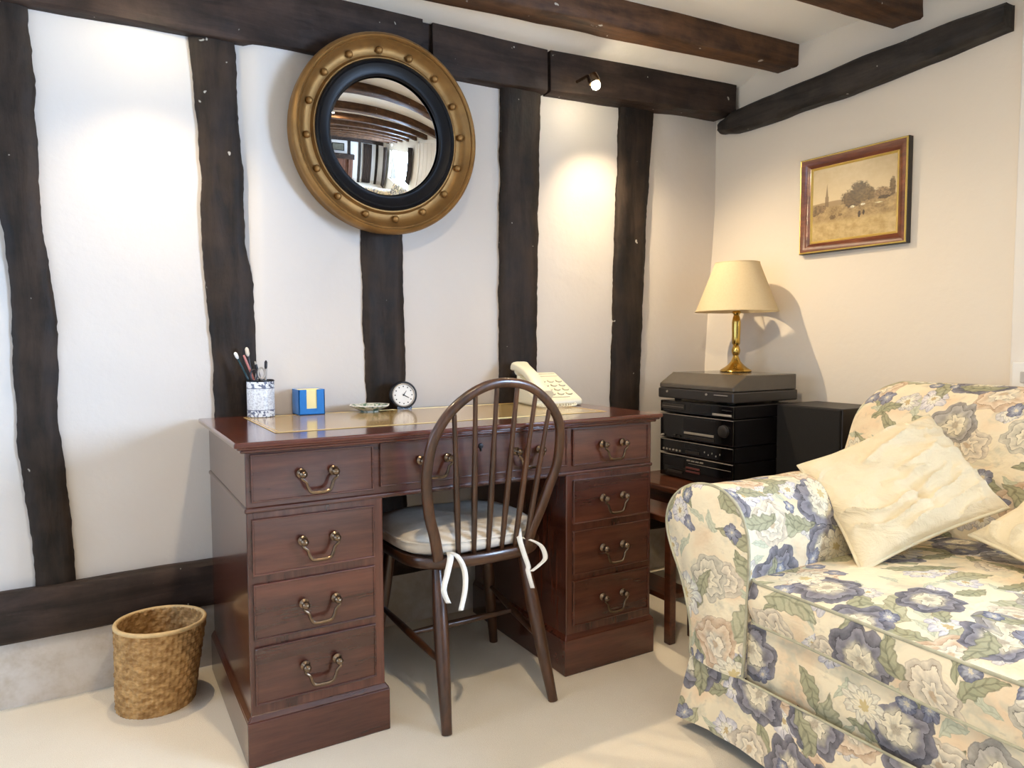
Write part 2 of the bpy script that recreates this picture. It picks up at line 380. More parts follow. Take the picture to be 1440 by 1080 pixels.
# ------------------------------------------------------------------ mesh helpers
class MB:
    """Collects vertices, faces and optional UVs in world space; build() links ONE mesh object."""
    def __init__(s): s.v = []; s.f = []; s.uv = {}
    def add(s, verts, faces, uvs=None):
        o = len(s.v); s.v += [tuple(p) for p in verts]; s.f += [tuple(i+o for i in f) for f in faces]
        if uvs:
            for i, u in enumerate(uvs): s.uv[o+i] = u
        return s
    def box(s, x0, x1, y0, y1, z0, z1):
        v = [(x, y, z) for x in (x0, x1) for y in (y0, y1) for z in (z0, z1)]
        return s.add(v, [(0, 1, 3, 2), (4, 6, 7, 5), (0, 4, 5, 1), (2, 3, 7, 6), (0, 2, 6, 4), (1, 5, 7, 3)])
    def hexa(s, v): # bottom 4 ccw, top 4
        return s.add(v, [(3, 2, 1, 0), (4, 5, 6, 7), (0, 1, 5, 4), (1, 2, 6, 5), (2, 3, 7, 6), (3, 0, 4, 7)])
    def grid(s, nu, nv, fn, uvfn=None, flip=False):
        vs, us = [], []
        for i in range(nu):
            for j in range(nv):
                u, v = i/(nu-1), j/(nv-1); vs.append(fn(u, v))
                if uvfn: us.append(uvfn(u, v))
        fs = [(i*nv+j, (i+1)*nv+j, (i+1)*nv+j+1, i*nv+j+1) for i in range(nu-1) for j in range(nv-1)]
        if flip: fs = [f[::-1] for f in fs]
        return s.add(vs, fs, us or None)
    def rings(s, rings, cap=True, closed=True):
        n = len(rings[0]); vs = [p for r in rings for p in r]; fs = []
        for i in range(len(rings)-1):
            for j in range(n if closed else n-1):
                k = (j+1) % n; fs.append((i*n+j, i*n+k, (i+1)*n+k, (i+1)*n+j))
        if cap: fs.append(tuple(range(n))[::-1]); fs.append(tuple((len(rings)-1)*n+j for j in range(n)))
        return s.add(vs, fs)
    def tube(s, pts, r, n=8, cap=True, closed=False):
        pts = [Vector(p) for p in pts]; R = r if isinstance(r, (list, tuple)) else [r]*len(pts)
        rings = []; ref = None
        for i, p in enumerate(pts):
            a = pts[max(i-1, 0)] if not closed else pts[i-1]; b = pts[min(i+1, len(pts)-1)] if not closed else pts[(i+1) % len(pts)]
            t = (b-a).normalized()
            if ref is None: ref = t.orthogonal().normalized()
            ref = (ref - t*ref.dot(t)).normalized(); q = t.cross(ref)
            rings.append([tuple(p + (ref*math.cos(2*PI*j/n) + q*math.sin(2*PI*j/n))*R[i]) for j in range(n)])
        if closed: rings.append(rings[0]); cap = False
        return s.rings(rings, cap)
    def lathe(s, prof, c=(0, 0, 0), n=24, M=None, cap=True):
        """prof: (radius, height) pairs turned about the local z axis."""
        rings = []
        for r, h in prof:
            ring = [Vector((r*math.cos(2*PI*j/n), r*math.sin(2*PI*j/n), h)) for j in range(n)]
            rings.append([tuple((M @ p if M else p) + Vector(c)) for p in ring])
        return s.rings(rings, cap)
    def sphere(s, c, r, n=12, sz=1.0):
        return s.lathe([(max(1e-5, r*math.sin(PI*i/n)), -r*sz*math.cos(PI*i/n)) for i in range(n+1)], c, n)
    def poly(s, pts, uvs=None): return s.add(pts, [tuple(range(len(pts)))], uvs)
    def build(s, name, mat, parent=None, smooth=None, bevel=0.0, seg=2, subsurf=0, solid=0.0):
        off = Vector((0, 0, 0)); q = parent
        while q is not None: off += q.location; q = q.parent
        me = bpy.data.meshes.new(name); me.from_pydata([tuple(Vector(p)-off) for p in s.v], [], s.f)
        if s.uv:
            l = me.uv_layers.new(name='UVMap')
            for lp in me.loops: l.data[lp.index].uv = s.uv.get(lp.vertex_index, (0, 0))
        bm = bmesh.new(); bm.from_mesh(me)
        bmesh.ops.recalc_face_normals(bm, faces=bm.faces); bm.to_mesh(me); bm.free()
        me.materials.append(mat if not isinstance(mat, str) else MT[mat])
        if smooth is not None:
            me.shade_smooth(); me.set_sharp_from_angle(angle=math.radians(smooth))
        o = bpy.data.objects.new(name, me); COL.objects.link(o); o.parent = parent
        if bevel:
            b = o.modifiers.new('bevel', 'BEVEL'); b.width = bevel; b.segments = seg; b.limit_method = 'ANGLE'; b.angle_limit = math.radians(35)
        if solid:
            b = o.modifiers.new('solid', 'SOLIDIFY'); b.thickness = solid; b.offset = 0
        if subsurf:
            b = o.modifiers.new('sub', 'SUBSURF'); b.levels = subsurf; b.render_levels = subsurf
        return o

def thing(name, label, cat, loc, group=None):
    o = bpy.data.objects.new(name, None); COL.objects.link(o); o.location = loc; o.empty_display_size = .05
    return tag(o, label, cat, group)
def tag(o, label, cat, group=None):
    o['label'] = label; o['category'] = cat
    if group: o['group'] = group
    return o
def struct(o): o['kind'] = 'structure'; return o
def part_copy(src, parent, offset):
    c = src.copy(); COL.objects.link(c); c.parent = parent; c.location = Vector(src.location)+Vector(offset)
    return c
def catmull(pts, n=6, closed=False):
    P = [Vector(p) for p in pts]; out = []; L = len(P)
    for i in range(L if closed else L-1):
        if closed: a, b, c, d = P[i-1], P[i], P[(i+1) % L], P[(i+2) % L]
        else: a, b, c, d = P[max(i-1, 0)], P[i], P[i+1], P[min(i+2, L-1)]
        for k in range(n):
            t = k/n
            out.append(.5*((2*b)+(c-a)*t+(2*a-5*b+4*c-d)*t*t+(3*b-a-3*c+d)*t**3))
    if not closed: out.append(P[-1])
    return out
def nz(x, y, z, s=1.0, o=3): return mnoise.fractal(Vector((x*s, y*s, z*s)), 1.0, 2.0, o)
def sstep(a, b, x):
    t = min(1, max(0, (x-a)/(b-a))); return t*t*(3-2*t)
def lerp_tab(tab, z):
    if z <= tab[0][0]: return tab[0][1]
    for (a, va), (b, vb) in zip(tab, tab[1:]):
        if z <= b: return va+(vb-va)*(z-a)/(b-a)
    return tab[-1][1]

# ------------------------------------------------------------------ the room
XR = lambda y: 2.5566-.0454*y           # inner face of the right-hand wall
YB, CEIL = 2.347, 2.19
XL, YREAR = -1.45, -3.3

def y_back(x, z):
    y = YB + nz(x*1.6, 3.1, z*1.6, 1, 3)*.006
    if z > .30:                           # the panel beside the second post stands proud of it
        y -= .026*(1-sstep(.50, .78, x))*sstep(.425, .455, x)
        y -= .010*sstep(2.03, 2.2, x)
    if z < .2: y -= .012
    return y
mb = MB(); mb.grid(181, 101, lambda u, v: (XL+u*(2.62-XL), y_back(XL+u*(2.62-XL), v*2.25), v*2.25))
wall_back = struct(mb.build('wall_back', 'plaster', None, 60))

def x_right(y, z):
    x = XR(y) + nz(5.5, y*1.4, z*1.4, 1, 2)*.004
    lean = max(0, min(1, (1.62-z)/.7))
    return x - .055*lean*sstep(1.75, 2.36, y)
mb = MB()
ys = [YREAR + i*(2.42-YREAR)/96 for i in range(97)]; zs = [i*2.25/40 for i in range(41)]
vid = {}
vv = [(x_right(y, z), y, z) for y in ys for z in zs]
ff = []
for i in range(96):
    for j in range(40):
        yc, zc = (ys[i]+ys[i+1])/2, (zs[j]+zs[j+1])/2
        if WR['y0'] < yc < WR['y1'] and WR['z0'] < zc < WR['z1']: continue
        ff.append((i*41+j, (i+1)*41+j, (i+1)*41+j+1, i*41+j+1))
mb.add(vv, ff); wall_right = struct(mb.build('wall_right', 'plaster_right', None, 60))

mb = MB()                                # left-hand wall with its window hole
def quadwall(x, y0, y1, z0, z1): mb.add([(x, y0, z0), (x, y1, z0), (x, y1, z1), (x, y0, z1)], [(0, 1, 2, 3)])
quadwall(XL, YREAR, WL['y0'], 0, 2.25); quadwall(XL, WL['y1'], 2.45, 0, 2.25)
quadwall(XL, WL['y0'], WL['y1'], 0, WL['z0']); quadwall(XL, WL['y0'], WL['y1'], WL['z1'], 2.25)
struct(mb.build('wall_left', 'plaster'))
mb = MB(); mb.grid(40, 30, lambda u, v: (XL+u*(2.75-XL), YREAR+nz(u*4, 9, v*3)*.006, v*2.25))
wall_rear = struct(mb.build('wall_rear', 'plaster', None, 60))
mb = MB(); mb.grid(2, 2, lambda u, v: (XL-.05+u*4.3, YREAR-.05+v*5.8, 0))
floor = struct(mb.build('floor', 'carpet'))
def z_ceil(x, y):
    z = CEIL - .085*sstep(1.98, 2.24, y) + nz(x, y, 7.7, 1.3, 2)*.006
    return z
mb = MB(); mb.grid(60, 90, lambda u, v: (XL-.05+u*4.3, YREAR-.05+v*5.8, z_ceil(XL-.05+u*4.3, YREAR-.05+v*5.8)))
ceiling = struct(mb.build('ceiling', 'plaster_ceiling', None, 60))

# --- timbers
def post(tabL, tabR, z0, z1, yfront, seed, depth=.06, rows=150):
    rings = []
    for i in range(rows):
        z = z0+(z1-z0)*i/(rows-1)
        a = lerp_tab(tabL, z)+nz(seed, z*9, 0, 1, 3)*.005+nz(seed, z*55, 2, 1, 2)*.0022; b = lerp_tab(tabR, z)+nz(seed+5, z*9, 0, 1, 3)*.005+nz(seed, z*55, 7, 1, 2)*.0022
        n = 9; ring = [(a, yfront+depth, z), (a-.001, yfront+.012, z)]
        for k in range(n):
            t = k/(n-1); e = .007*(abs(2*t-1)**6)
            ring.append((a+.006+(b-a-.012)*t, yfront+e+nz(seed+t*2.2, z*5, 1, 1, 3)*.005, z))
        ring += [(b+.001, yfront+.012, z), (b, yfront+depth, z)]
        rings.append(ring)
    mb = MB(); mb.rings(rings, True)
    o = mb.build('timber_post', 'oak_post', wall_back, 50); return o
post([(.34, -.159), (.46, -.163), (.62, -.178), (.777, -.186), (.9, -.188), (1.07, -.186), (1.18, -.187), (1.29, -.197), (1.35, -.205), (1.9, -.27)],
     [(.34, -.065), (.446, -.069), (.65, -.079), (.79, -.094), (.95, -.085), (1.13, -.089), (1.27, -.105), (1.375, -.115), (1.55, -.113), (1.71, -.115), (1.9, -.123)], .30, 1.97, 2.324, 1.0)
post([(.3, .330), (.83, .316), (1.0, .312), (1.126, .303), (1.3, .294), (1.52, .298), (1.72, .286), (1.9, .275)],
     [(.3, .440), (.87, .438), (1.03, .439), (1.185, .435), (1.315, .417), (1.47, .414), (1.7, .405), (1.9, .401)], .30, 1.97, 2.322, 2.3)
post([(.3, .806), (.8, .804), (1.365, .788), (2.0, .775)], [(.3, .942), (.844, .942), (1.376, .939), (2, .935)], .30, 2.0, 2.328, 3.7)
post([(.3, 1.322), (.87, 1.325), (1.22, 1.327), (1.93, 1.335)], [(.3, 1.48), (.9, 1.485), (1.22, 1.489), (1.94, 1.503)], .30, 2.0, 2.318, 4.9)
post([(.3, 1.845), (.767, 1.858), (1.53, 1.883), (1.95, 1.899)], [(.3, 1.985), (.73, 2.005), (1.54, 2.04), (1.97, 2.075)], .30, 2.0, 2.320, 6.1)
post([(.3, -.95), (1.9, -.99)], [(.3, -.80), (1.9, -.83)], .30, 2.0, 2.325, 8.8)

def beam(name, ax, a0, a1, sect, mat, parent, seed, step=.03, amp=.004):
    """sect(t, along) -> ring of (p, q) across the beam; ax X: (along, p, q), ax Y: (p, along, q)."""
    n = max(8, int(abs(a1-a0)/step)); rings = []
    for i in range(n+1):
        t = i/n; al = a0+(a1-a0)*t; ring = []
        for k, (p, q) in enumerate(sect(t, al)):
            d = nz(seed+k*.37, al*4, p*3, 1, 3)*amp
            p, q = p+d, q+nz(seed+9+k*.41, al*4, q*3, 1, 3)*amp
            ring.append((al, p, q) if ax == 'X' else (p, al, q))
        rings.append(ring)
    mb = MB(); mb.rings(rings, True); return mb.build(name, mat, parent, 50)
def rsect(p0, p1, q0, q1, r=.008, k=4):
    """rectangle with eased edges and extra points on each side"""
    pts = []
    def side(a, b):
        for i in range(k): t = i/(k-1); pts.append((a[0]+(b[0]-a[0])*t, a[1]+(b[1]-a[1])*t))
    side((p0+r, q0), (p1-r, q0)); side((p1, q0+r), (p1, q1-r)); side((p1-r, q1), (p0+r, q1)); side((p0, q1-r), (p0, q0+r))
    return pts
zlow = lambda x: lerp_tab([(-1.4, 1.885), (.28, 1.906), (.66, 1.923), (1.52, 1.950), (2.45, 1.989)], x)
yfr = lambda x: YB-lerp_tab([(-1.4, .045), (.7, .045), (1.52, .055), (2.45, .14)], x)
for a0, a1, dy in ((XL, 1.005, 0.0), (1.045, 1.515, .004), (1.527, 2.435, 0.0)):
    beam('top_beam', 'X', a0, a1, lambda t, x, dy=dy: rsect(yfr(x)+dy, YB+.03, zlow(x), 2.13 if x > .4 else 2.16, .006), 'oak_beam', wall_back, a0*3+2)
beam('top_beam', 'X', .995, 1.055, lambda t, x: rsect(yfr(x)+.022, YB+.03, zlow(x)+.02, 2.13, .006), 'oak_beam', wall_back, 31)['label'] = 'short dark recessed piece let into the joint'
beam('sill_beam', 'X', XL, 2.40, lambda t, x: rsect(2.305+.006*math.sin(x*3), YB+.03, .190+.004*math.sin(x*5), .331+.003*math.sin(x*4), .010), 'oak_beam', wall_back, 12)
# joists run parallel to the back wall
JS = -.085
def joist(y_end_far, y_end_near, zb, x_end, seed, x0=XL):
    beam('ceiling_joist', 'X', x0, x_end, lambda t, x: rsect(y_end_near+JS*(x-2.465), y_end_far+JS*(x-2.465), zb+.006*math.sin(x*2+seed), 2.23, .007), 'oak_joist', ceiling, seed, .04, .004)
joist(2.022, 1.920, 2.097, 2.47, 3.0)
joist(1.548, 1.440, 2.115, 2.50, 5.5)
for k, yy in enumerate((1.06, .56, .06, -.44, -.94, -1.46, -1.98, -2.50)):
    joist(yy, yy-.12, 2.09, XR(yy)-.0, 7+k*1.3)
# wall plate along the right-hand wall, with a rough rounded far end
def plate_sect(t, y):
    w = .065*(1-.25*sstep(2.20, 2.28, y)); x = XR(y)
    zl = lerp_tab([(1.13, 1.967), (1.68, 1.917), (2.29, 1.902)], y); zh = lerp_tab([(1.13, 2.045), (1.63, 2.032), (2.28, 1.99)], y)
    e = sstep(2.20, 2.285, y)*.016; return rsect(x-w, x+.03, zl+e, zh-e, .016)
beam('wall_plate', 'Y', 1.158, 2.285, plate_sect, 'oak_beam_y', wall_right, 17, .02, .007)

# --- door in the right-hand wall at the frame edge, with its lining and thumb latch
mb = MB(); x0 = XR(1.1)
mb.box(x0-.018, x0+.02, 1.060, 1.128, 0, 2.06); mb.box(x0-.018, x0+.02, .20, .265, 0, 2.06); mb.box(x0-.018, x0+.02, .20, 1.128, 2.02, 2.085)
door = struct(mb.build('door_1', 'white_paint', None, None, .004)); door['label'] = 'white painted door in its frame, beside the sofa'
mb = MB()
for k in range(5):
    y0 = .268+k*.158; mb = MB(); mb.box(x0-.006, x0+.02, y0+.003, y0+.155, .01, 2.02); mb.build('plank', 'white_paint', door, None, .003)
mb = MB(); mb.box(x0-.020, x0-.006, 1.015, 1.05, 1.08, 1.14); mb.tube([(x0-.012, 1.04, 1.11), (x0-.045, 1.04, 1.113), (x0-.05, 1.075, 1.113)], .006, 8)
mb.build('latch', plain('black_iron', (26, 25, 24), .5, .6), door, 40)['label'] = 'black iron latch'

# --- windows (behind the camera and to its left; they light the room and show in the mirror)
def window(name, xw, side, W, label):
    fr = MB(); d = .03
    for a, b, c, e in ((W['y0'], W['y1'], W['z0'], W['z0']+.05), (W['y0'], W['y1'], W['z1']-.05, W['z1']), (W['y0'], W['y0']+.05, W['z0'], W['z1']), (W['y1']-.05, W['y1'], W['z0'], W['z1'])):
        fr.box(xw-d, xw+d, a, b, c, e)
    n = 3
    for k in range(1, n):
        y = W['y0']+(W['y1']-W['y0'])*k/n; fr.box(xw-d, xw+d, y-.025, y+.025, W['z0'], W['z1'])
    w = struct(fr.build(name, 'white_paint', None, None, .003)); w['label'] = label
    rv = MB(); xi = xw-side*.14
    for a, b, c, e in ((W['y0']-.01, W['y1']+.01, W['z0']-.03, W['z0']), (W['y0']-.01, W['y1']+.01, W['z1'], W['z1']+.03), (W['y0']-.03, W['y0'], W['z0']-.03, W['z1']+.03), (W['y1'], W['y1']+.03, W['z0']-.03, W['z1']+.03)):
        rv.box(min(xi, xw+side*.03), max(xi, xw+side*.03), a, b, c, e)
    rv.build('reveal', 'white_paint', w)
    for k in range(n):
        a = W['y0']+(W['y1']-W['y0'])*k/n; b = W['y0']+(W['y1']-W['y0'])*(k+1)/n
        for q in range(4):
            c = W['z0']+(W['z1']-W['z0'])*q/4; e = W['z0']+(W['z1']-W['z0'])*(q+1)/4
            mb = MB(); mb.box(xw-.003, xw+.003, a+.01, b-.01, c+.006, e-.006); mb.build('pane', 'pane_glass', w)
            if q:
                mb = MB(); mb.box(xw-.01, xw+.01, a+.02, b-.02, c-.006, c+.006); mb.build('glazing_bar', 'white_paint', w)
window('window_1', 2.78, 1, WR, 'white framed window of small panes in the right-hand wall')
window('window_2', -1.59, -1, WL, 'white framed window of small panes in the left-hand wall')

# --- what the round mirror shows of the far end of the room
for k, x in enumerate((-1.25, -.35, .75, 1.28, 2.2)):
    rings = [[(a, YREAR+d, z) for a, d in ((x, .0), (x, .03), (x+.14, .03), (x+.14, 0))] for z in (0.0, 2.2)]
    mb = MB(); mb.rings(rings); mb.build('timber_post', 'oak_post', wall_rear, None, .006)
mb = MB(); mb.box(XL, 2.6, YREAR-.01, YREAR+.05, 1.98, 2.2); mb.build('top_beam', 'oak_beam', wall_rear, None, .006)
mb = MB(); mb.box(-.6, 1.0, YREAR+.05, YREAR+.45, 0, 1.15); mb.box(-.6, -.4, YREAR+.45, YREAR+.55, 0, 1.15); mb.box(.8, 1.0, YREAR+.45, YREAR+.55, 0, 1.15)
fp = tag(mb.build('fireplace', 'brick', None, None, .006), 'low brown brick fireplace at the far end, seen only in the round mirror', 'fireplace')
mb = MB(); mb.box(-.66, 1.06, YREAR+.055, YREAR+.60, 1.15, 1.36); mb.build('mantel_beam', 'oak_beam', fp, None, .01)
def wall_picture(cx, cz, w, h):
    t = thing('framed_picture', 'small dark framed picture above the fireplace, seen only in the round mirror', 'picture', (cx, YREAR+.03, cz-h/2))
    mb = MB(); y = YREAR+.012
    mb.box(cx-w/2, cx+w/2, y, y+.03, cz-h/2, cz-h/2+.03); mb.box(cx-w/2, cx+w/2, y, y+.03, cz+h/2-.03, cz+h/2)
    mb.box(cx-w/2, cx-w/2+.03, y, y+.03, cz-h/2, cz+h/2); mb.box(cx+w/2-.03, cx+w/2, y, y+.03, cz-h/2, cz+h/2)
    mb.build('frame', 'ebony', t, None, .003)
    mb = MB(); mb.box(cx-w/2+.02, cx+w/2-.02, y, y+.012, cz-h/2+.02, cz+h/2-.02); mb.build('picture_sheet', plain('dim_print', (120, 116, 100), .3, 0, .5, .3, 9), t)
wall_picture(.28, 1.66, .6, .36)
def curtain(x, y0, y1, z0, z1, label):
    mb = MB(); mb.grid(60, 8, lambda u, v: (x+.035*math.sin(u*(y1-y0)*60)+.01*nz(u*9, v*2, 3), y0+u*(y1-y0), z0+v*(z1-z0)))
    o = tag(mb.build('curtain', 'curtain', None, 60, solid=.004), label, 'curtain', 'curtains at the right-hand window'); return o
mb = MB(); mb.grid(60, 8, lambda u, v: (1.52+u*.45, YREAR+.09+.03*math.sin(u*34), .05+v*1.9))
tag(mb.build('door_curtain', plain('brown_cloth', (62, 46, 36), .9), None, 60, solid=.004), 'long brown curtain on the far wall, seen only in the round mirror', 'curtain')
curtain(2.50, -2.85, -2.42, .10, 1.90, 'dark curtain on the far side of the right-hand window, seen only in the round mirror')
curtain(2.47, -.34, -.08, .95, 1.90, 'dark curtain on the near side of the right-hand window, seen only in the round mirror')

# --- downlights on the beam, then fittings for the added ceiling fill lights
def downlight(p, aim, label):
    t = thing('downlight', label, 'light', p, 'small downlights')
    q = Vector(aim).normalized().to_track_quat('-Z', 'Y').to_matrix()
    mb = MB(); mb.lathe([(.010, .045), (.020, .042), (.023, .022), (.023, .012), (.020, .010), (.016, .016), (.010, .02)], p, 20, q); mb.build('housing', 'brass_dark', t, 40)
    mb = MB(); mb.sphere(p, .0165, 14); mb.build('bulb', 'lamp_glow', t, 60)
    mb = MB(); a = Vector(p)+q @ Vector((0, 0, .035)); mb.tube([a, (p[0], p[1]+.05, p[2]+.05), (p[0], yfr(p[0])+.01, p[2]+.05)], .006, 8); mb.build('arm', 'brass_dark', t, 40)
for (p, d, w), lb in zip(DOWNLIGHTS, ('lit downlight on the top beam to the right of the round mirror', 'lit downlight on the top beam over the waste basket')):
    downlight((p[0], p[1]-.0, p[2]+.004), d, lb)
for k, (p, w) in enumerate(CEILING_FILLS):
    t = thing('ceiling_fill_light', 'small round fill light added unseen in the ceiling behind the camera, ' + ('nearest the desk', 'nearest the left-hand wall', 'nearest the right-hand window', 'nearest the fireplace')[k], 'light', p, 'added fill lights behind the camera')
    mb = MB(); mb.lathe([(.03, .05), (.045, .05), (.045, .0), (.034, .0), (.03, .01)], p, 20); mb.build('rim', 'white_plastic', t, 40)
    mb = MB(); mb.lathe([(.0005, .006), (.03, .006), (.03, .012), (.0005, .012)], p, 20); mb.build('bulb', 'lamp_glow', t, 40)

# ------------------------------------------------------------------ pedestal desk
DX0, DX1, DY0, DY1, DH = .292, 1.522, 1.709, 2.300, .775
desk = thing('pedestal_desk', 'mahogany pedestal desk with brass drop handles and a tan leather top', 'desk', ((DX0+DX1)/2, (DY0+DY1)/2, 0))
mb = MB(); mb.box(DX0, DX1, DY0, DY1, .617, .752); mb.build('upper_carcass', 'mahogany_x', desk, None, .003)
mb = MB(); mb.box(DX0-.004, DX1+.004, DY0-.004, DY1, .606, .618); mb.build('waist_moulding', 'mahogany_x', desk, None, .004)
# top with a stepped, moulded edge
mb = MB()
for (o, z0, z1) in ((.012, .748, .758), (.020, .756, .764), (.027, .762, .7755)): mb.box(DX0-o, DX1+o, DY0-o, DY1+.012, z0, z1)
top = mb.build('desktop', 'mahogany_top', desk, None, .004, 3)
LX0, LX1, LY0, LY1 = .385, 1.432, 1.822, 2.262
mb = MB(); mb.box(LX0, LX1, LY0, LY1, .770, .7762); mb.build('leather_inset', 'leather', top)
mb = MB()
for o, w in ((.0, .0045), (.012, .0018)):
    for a, b, c, d in ((LX0+o, LX1-o, LY0+o, LY0+o+w), (LX0+o, LX1-o, LY1-o-w, LY1-o), (LX0+o, LX0+o+w, LY0+o, LY1-o), (LX1-o-w, LX1-o, LY0+o, LY1-o)): mb.box(a, b, c, d, .7755, .7766)
mb.build('gilt_tooling', 'gilt_line', top)
for x0, x1 in ((DX0, .623), (1.193, DX1)):
    mb = MB(); mb.box(x0, x1, DY0, DY1, .10, .608); mb.build('pedestal', 'mahogany_z', desk, None, .003)
    mb = MB(); mb.box(x0-.010, x1+.010, DY0-.010, DY1, 0, .110); mb.hexa([(x0-.010, DY0-.010, .110), (x1+.010, DY0-.010, .110), (x1+.010, DY1, .110), (x0-.010, DY1, .110), (x0, DY0, .124), (x1, DY0, .124), (x1, DY1, .124), (x0, DY1, .124)])
    mb.build('plinth', 'mahogany_x', desk, None, .003)
def handle_mesh(w=.078, drop=.044):
    mb = MB(); yq = DY0-.008
    for sx in (-1, 1):
        x = sx*w/2
        mb.lathe([(.0005, .000), (.012, .000), (.012, .003), (.008, .006), (.005, .010), (.0045, .016), (.008, .019), (.009, .024), (.006, .029), (.0005, .031)], (x, yq, 0), 14, Matrix.Rotation(PI/2, 3, 'X'))
    pts = [(-w/2, yq-.020, 0), (-w/2-.004, yq-.021, -.010), (-w/2+.006, yq-.021, -.020), (-w/2+.010, yq-.021, -.032), (-w/2+.018, yq-.022, -drop), (0, yq-.023, -drop-.002)]
    pts = pts+[(-p[0], p[1], p[2]) for p in pts[-2::-1]]
    path = catmull(pts, 5); n = len(path); mb.tube(path, [.0028+.0016*math.sin(PI*i/(n-1)) for i in range(n)], 8)
    return mb
handle_src = None
def drawer(x0, x1, z0, z1, handles, parent=desk):
    global handle_src
    c = ((x0+x1)/2, (z0+z1)/2); y = DY0
    dr = bpy.data.objects.new('drawer', None)
    mb = MB(); mb.box(x0, x1, y-.004, y+.006, z0, z1)           # cock-beaded front standing a little proud, in a dark seam
    for a, b, cc, d in ((x0-.003, x1+.003, z0-.003, z0+.002), (x0-.003, x1+.003, z1-.002, z1+.003), (x0-.003, x0+.002, z0, z1), (x1-.002, x1+.003, z0, z1)): mb.box(a, b, y-.0075, y+.002, cc, d)
    o = mb.build('drawer', 'mahogany_x', parent, None, .0018)
    for hx in handles:
        if handle_src is None:
            handle_src = handle_mesh(); h = handle_src.build('handle', 'brass_dark', None, 40); handle_src = h
        else:
            h = handle_src.copy(); COL.objects.link(h)
        h.parent = o; base = Vector((hx, 0, (z0+z1)/2 + .004))
        h.location = base - Vector(desk.location)
    return o
for z0, z1 in ((.460, .588), (.306, .434), (.150, .283)):
    drawer(.306, .596, z0, z1, (.457,)); drawer(1.218, 1.507, z0, z1, (1.362,))
drawer(.306, .596, .633, .741, (.457,)); drawer(1.216, 1.502, .636, .741, (1.360,))
cd = drawer(.619, 1.190, .638, .745, (.765, 1.055))
mb = MB(); mb.lathe([(.0005, 0), (.008, 0), (.007, .003), (.0005, .004)], (.905, DY0-.004, .718), 14, Matrix.Rotation(PI/2, 3, 'X')); mb.box(.9035, .9065, DY0-.0085, DY0-.004, .704, .716)
mb.build('keyhole', 'ebony', cd, 40)

# ------------------------------------------------------------------ windsor chair
chair = thing('windsor_chair', 'dark wooden hoop-back chair pulled up to the desk', 'chair', (.91, 1.82, 0))
SZ = .438
seat_out = catmull([(.770, 1.655, 0), (.90, 1.640, 0), (1.030, 1.655, 0), (1.105, 1.72, 0), (1.135, 1.84, 0), (1.130, 1.97, 0), (1.06, 2.045, 0), (.91, 2.06, 0), (.76, 2.045, 0), (.690, 1.97, 0), (.685, 1.84, 0), (.70, 1.72, 0)], 5, True)
ctr = Vector((.91, 1.85, 0))
mb = MB(); rings = []
for s_, z in ((.90, SZ-.034), (.965, SZ-.030), (.995, SZ-.018), (1.0, SZ-.006), (.985, SZ), (.90, SZ-.002), (.6, SZ-.008), (.25, SZ-.010)):
    rings.append([tuple(ctr+(p-ctr)*s_+Vector((0, 0, z))) for p in seat_out])
mb.rings(rings, True); mb.build('seat', 'chair_wood_x', chair, 50)
KL = .20
lean = lambda z: 1.662-KL*(z-.45)
bow_out = [(.757, .436), (.741, .50), (.722, .56), (.708, .64), (.707, .70), (.719, .765), (.757, .828), (.820, .877), (.890, .898), (.970, .889), (1.033, .853), (1.079, .802), (1.097, .752), (1.099, .667), (1.080, .60), (1.062, .54), (1.040, .48), (1.030, .436)]
pts = catmull([(x, lean(z), z) for x, z in bow_out], 6)
mb = MB(); n = len(pts); rings = []
for i, p in enumerate(pts):
    t = (pts[min(i+1, n-1)]-pts[max(i-1, 0)]).normalized(); nrm = Vector((0, 1, -KL*-1)).normalized(); nrm = Vector((0, 1, KL)).normalized(); q = t.cross(nrm).normalized()
    e = abs(2*i/(n-1)-1); w = .0125+.003*(e**2); d = .0105
    rings.append([tuple(p+q*w*math.copysign(abs(math.cos(a))**.7, math.cos(a))+nrm*d*math.copysign(abs(math.sin(a))**.7, math.sin(a))) for a in [2*PI*k/12 for k in range(12)]])
mb.rings(rings, True); mb.build('bow', 'chair_wood', chair, 60)
for (xb, zb_), (xt, zt) in zip(((.816, .43), (.862, .43), (.905, .43), (.947, .43), (.988, .43), (1.024, .43)), ((.769, .822), (.824, .868), (.884, .886), (.945, .884), (1.004, .867), (1.052, .82))):
    mb = MB(); P = []; R = []
    for k in range(13):
        t = k/12; z = zb_+(zt-zb_)*t; P.append((xb+(xt-xb)*t, lean(z), z)); R.append(.0062+.0026*math.sin(PI*min(1, t*1.4))*(1-t*.3))
    mb.tube(P, R, 10); mb.build('spindle', 'chair_wood', chair, 60)
LEGS = {'rl': ((.775, 1.715), (.747, 1.600)), 'rr': ((1.035, 1.715), (1.076, 1.604)), 'fl': ((.755, 1.985), (.700, 2.035)), 'fr': ((1.065, 1.985), (1.125, 2.035))}
def legpt(k, z):
    a, b = LEGS[k]; t = 1-z/SZ; return Vector((a[0]+(b[0]-a[0])*t, a[1]+(b[1]-a[1])*t, z))
for k in LEGS:
    zz = [SZ-.02-(SZ-.02)*i/16 for i in range(17)]
    prof = [.0135, .015, .0165, .018, .0192, .020, .0205, .0205, .020, .0195, .019, .0182, .0174, .0165, .0155, .0145, .0138]
    mb = MB(); mb.tube([legpt(k, z) for z in zz], prof, 12); mb.build('leg', 'chair_wood', chair, 60)
def stretcher(a, b, r=.0105):
    P = [a.lerp(b, i/12) for i in range(13)]; mb = MB(); mb.tube(P, [r*(.62+.38*math.sin(PI*i/12)) for i in range(13)], 10); mb.build('stretcher', 'chair_wood_x', chair, 60)
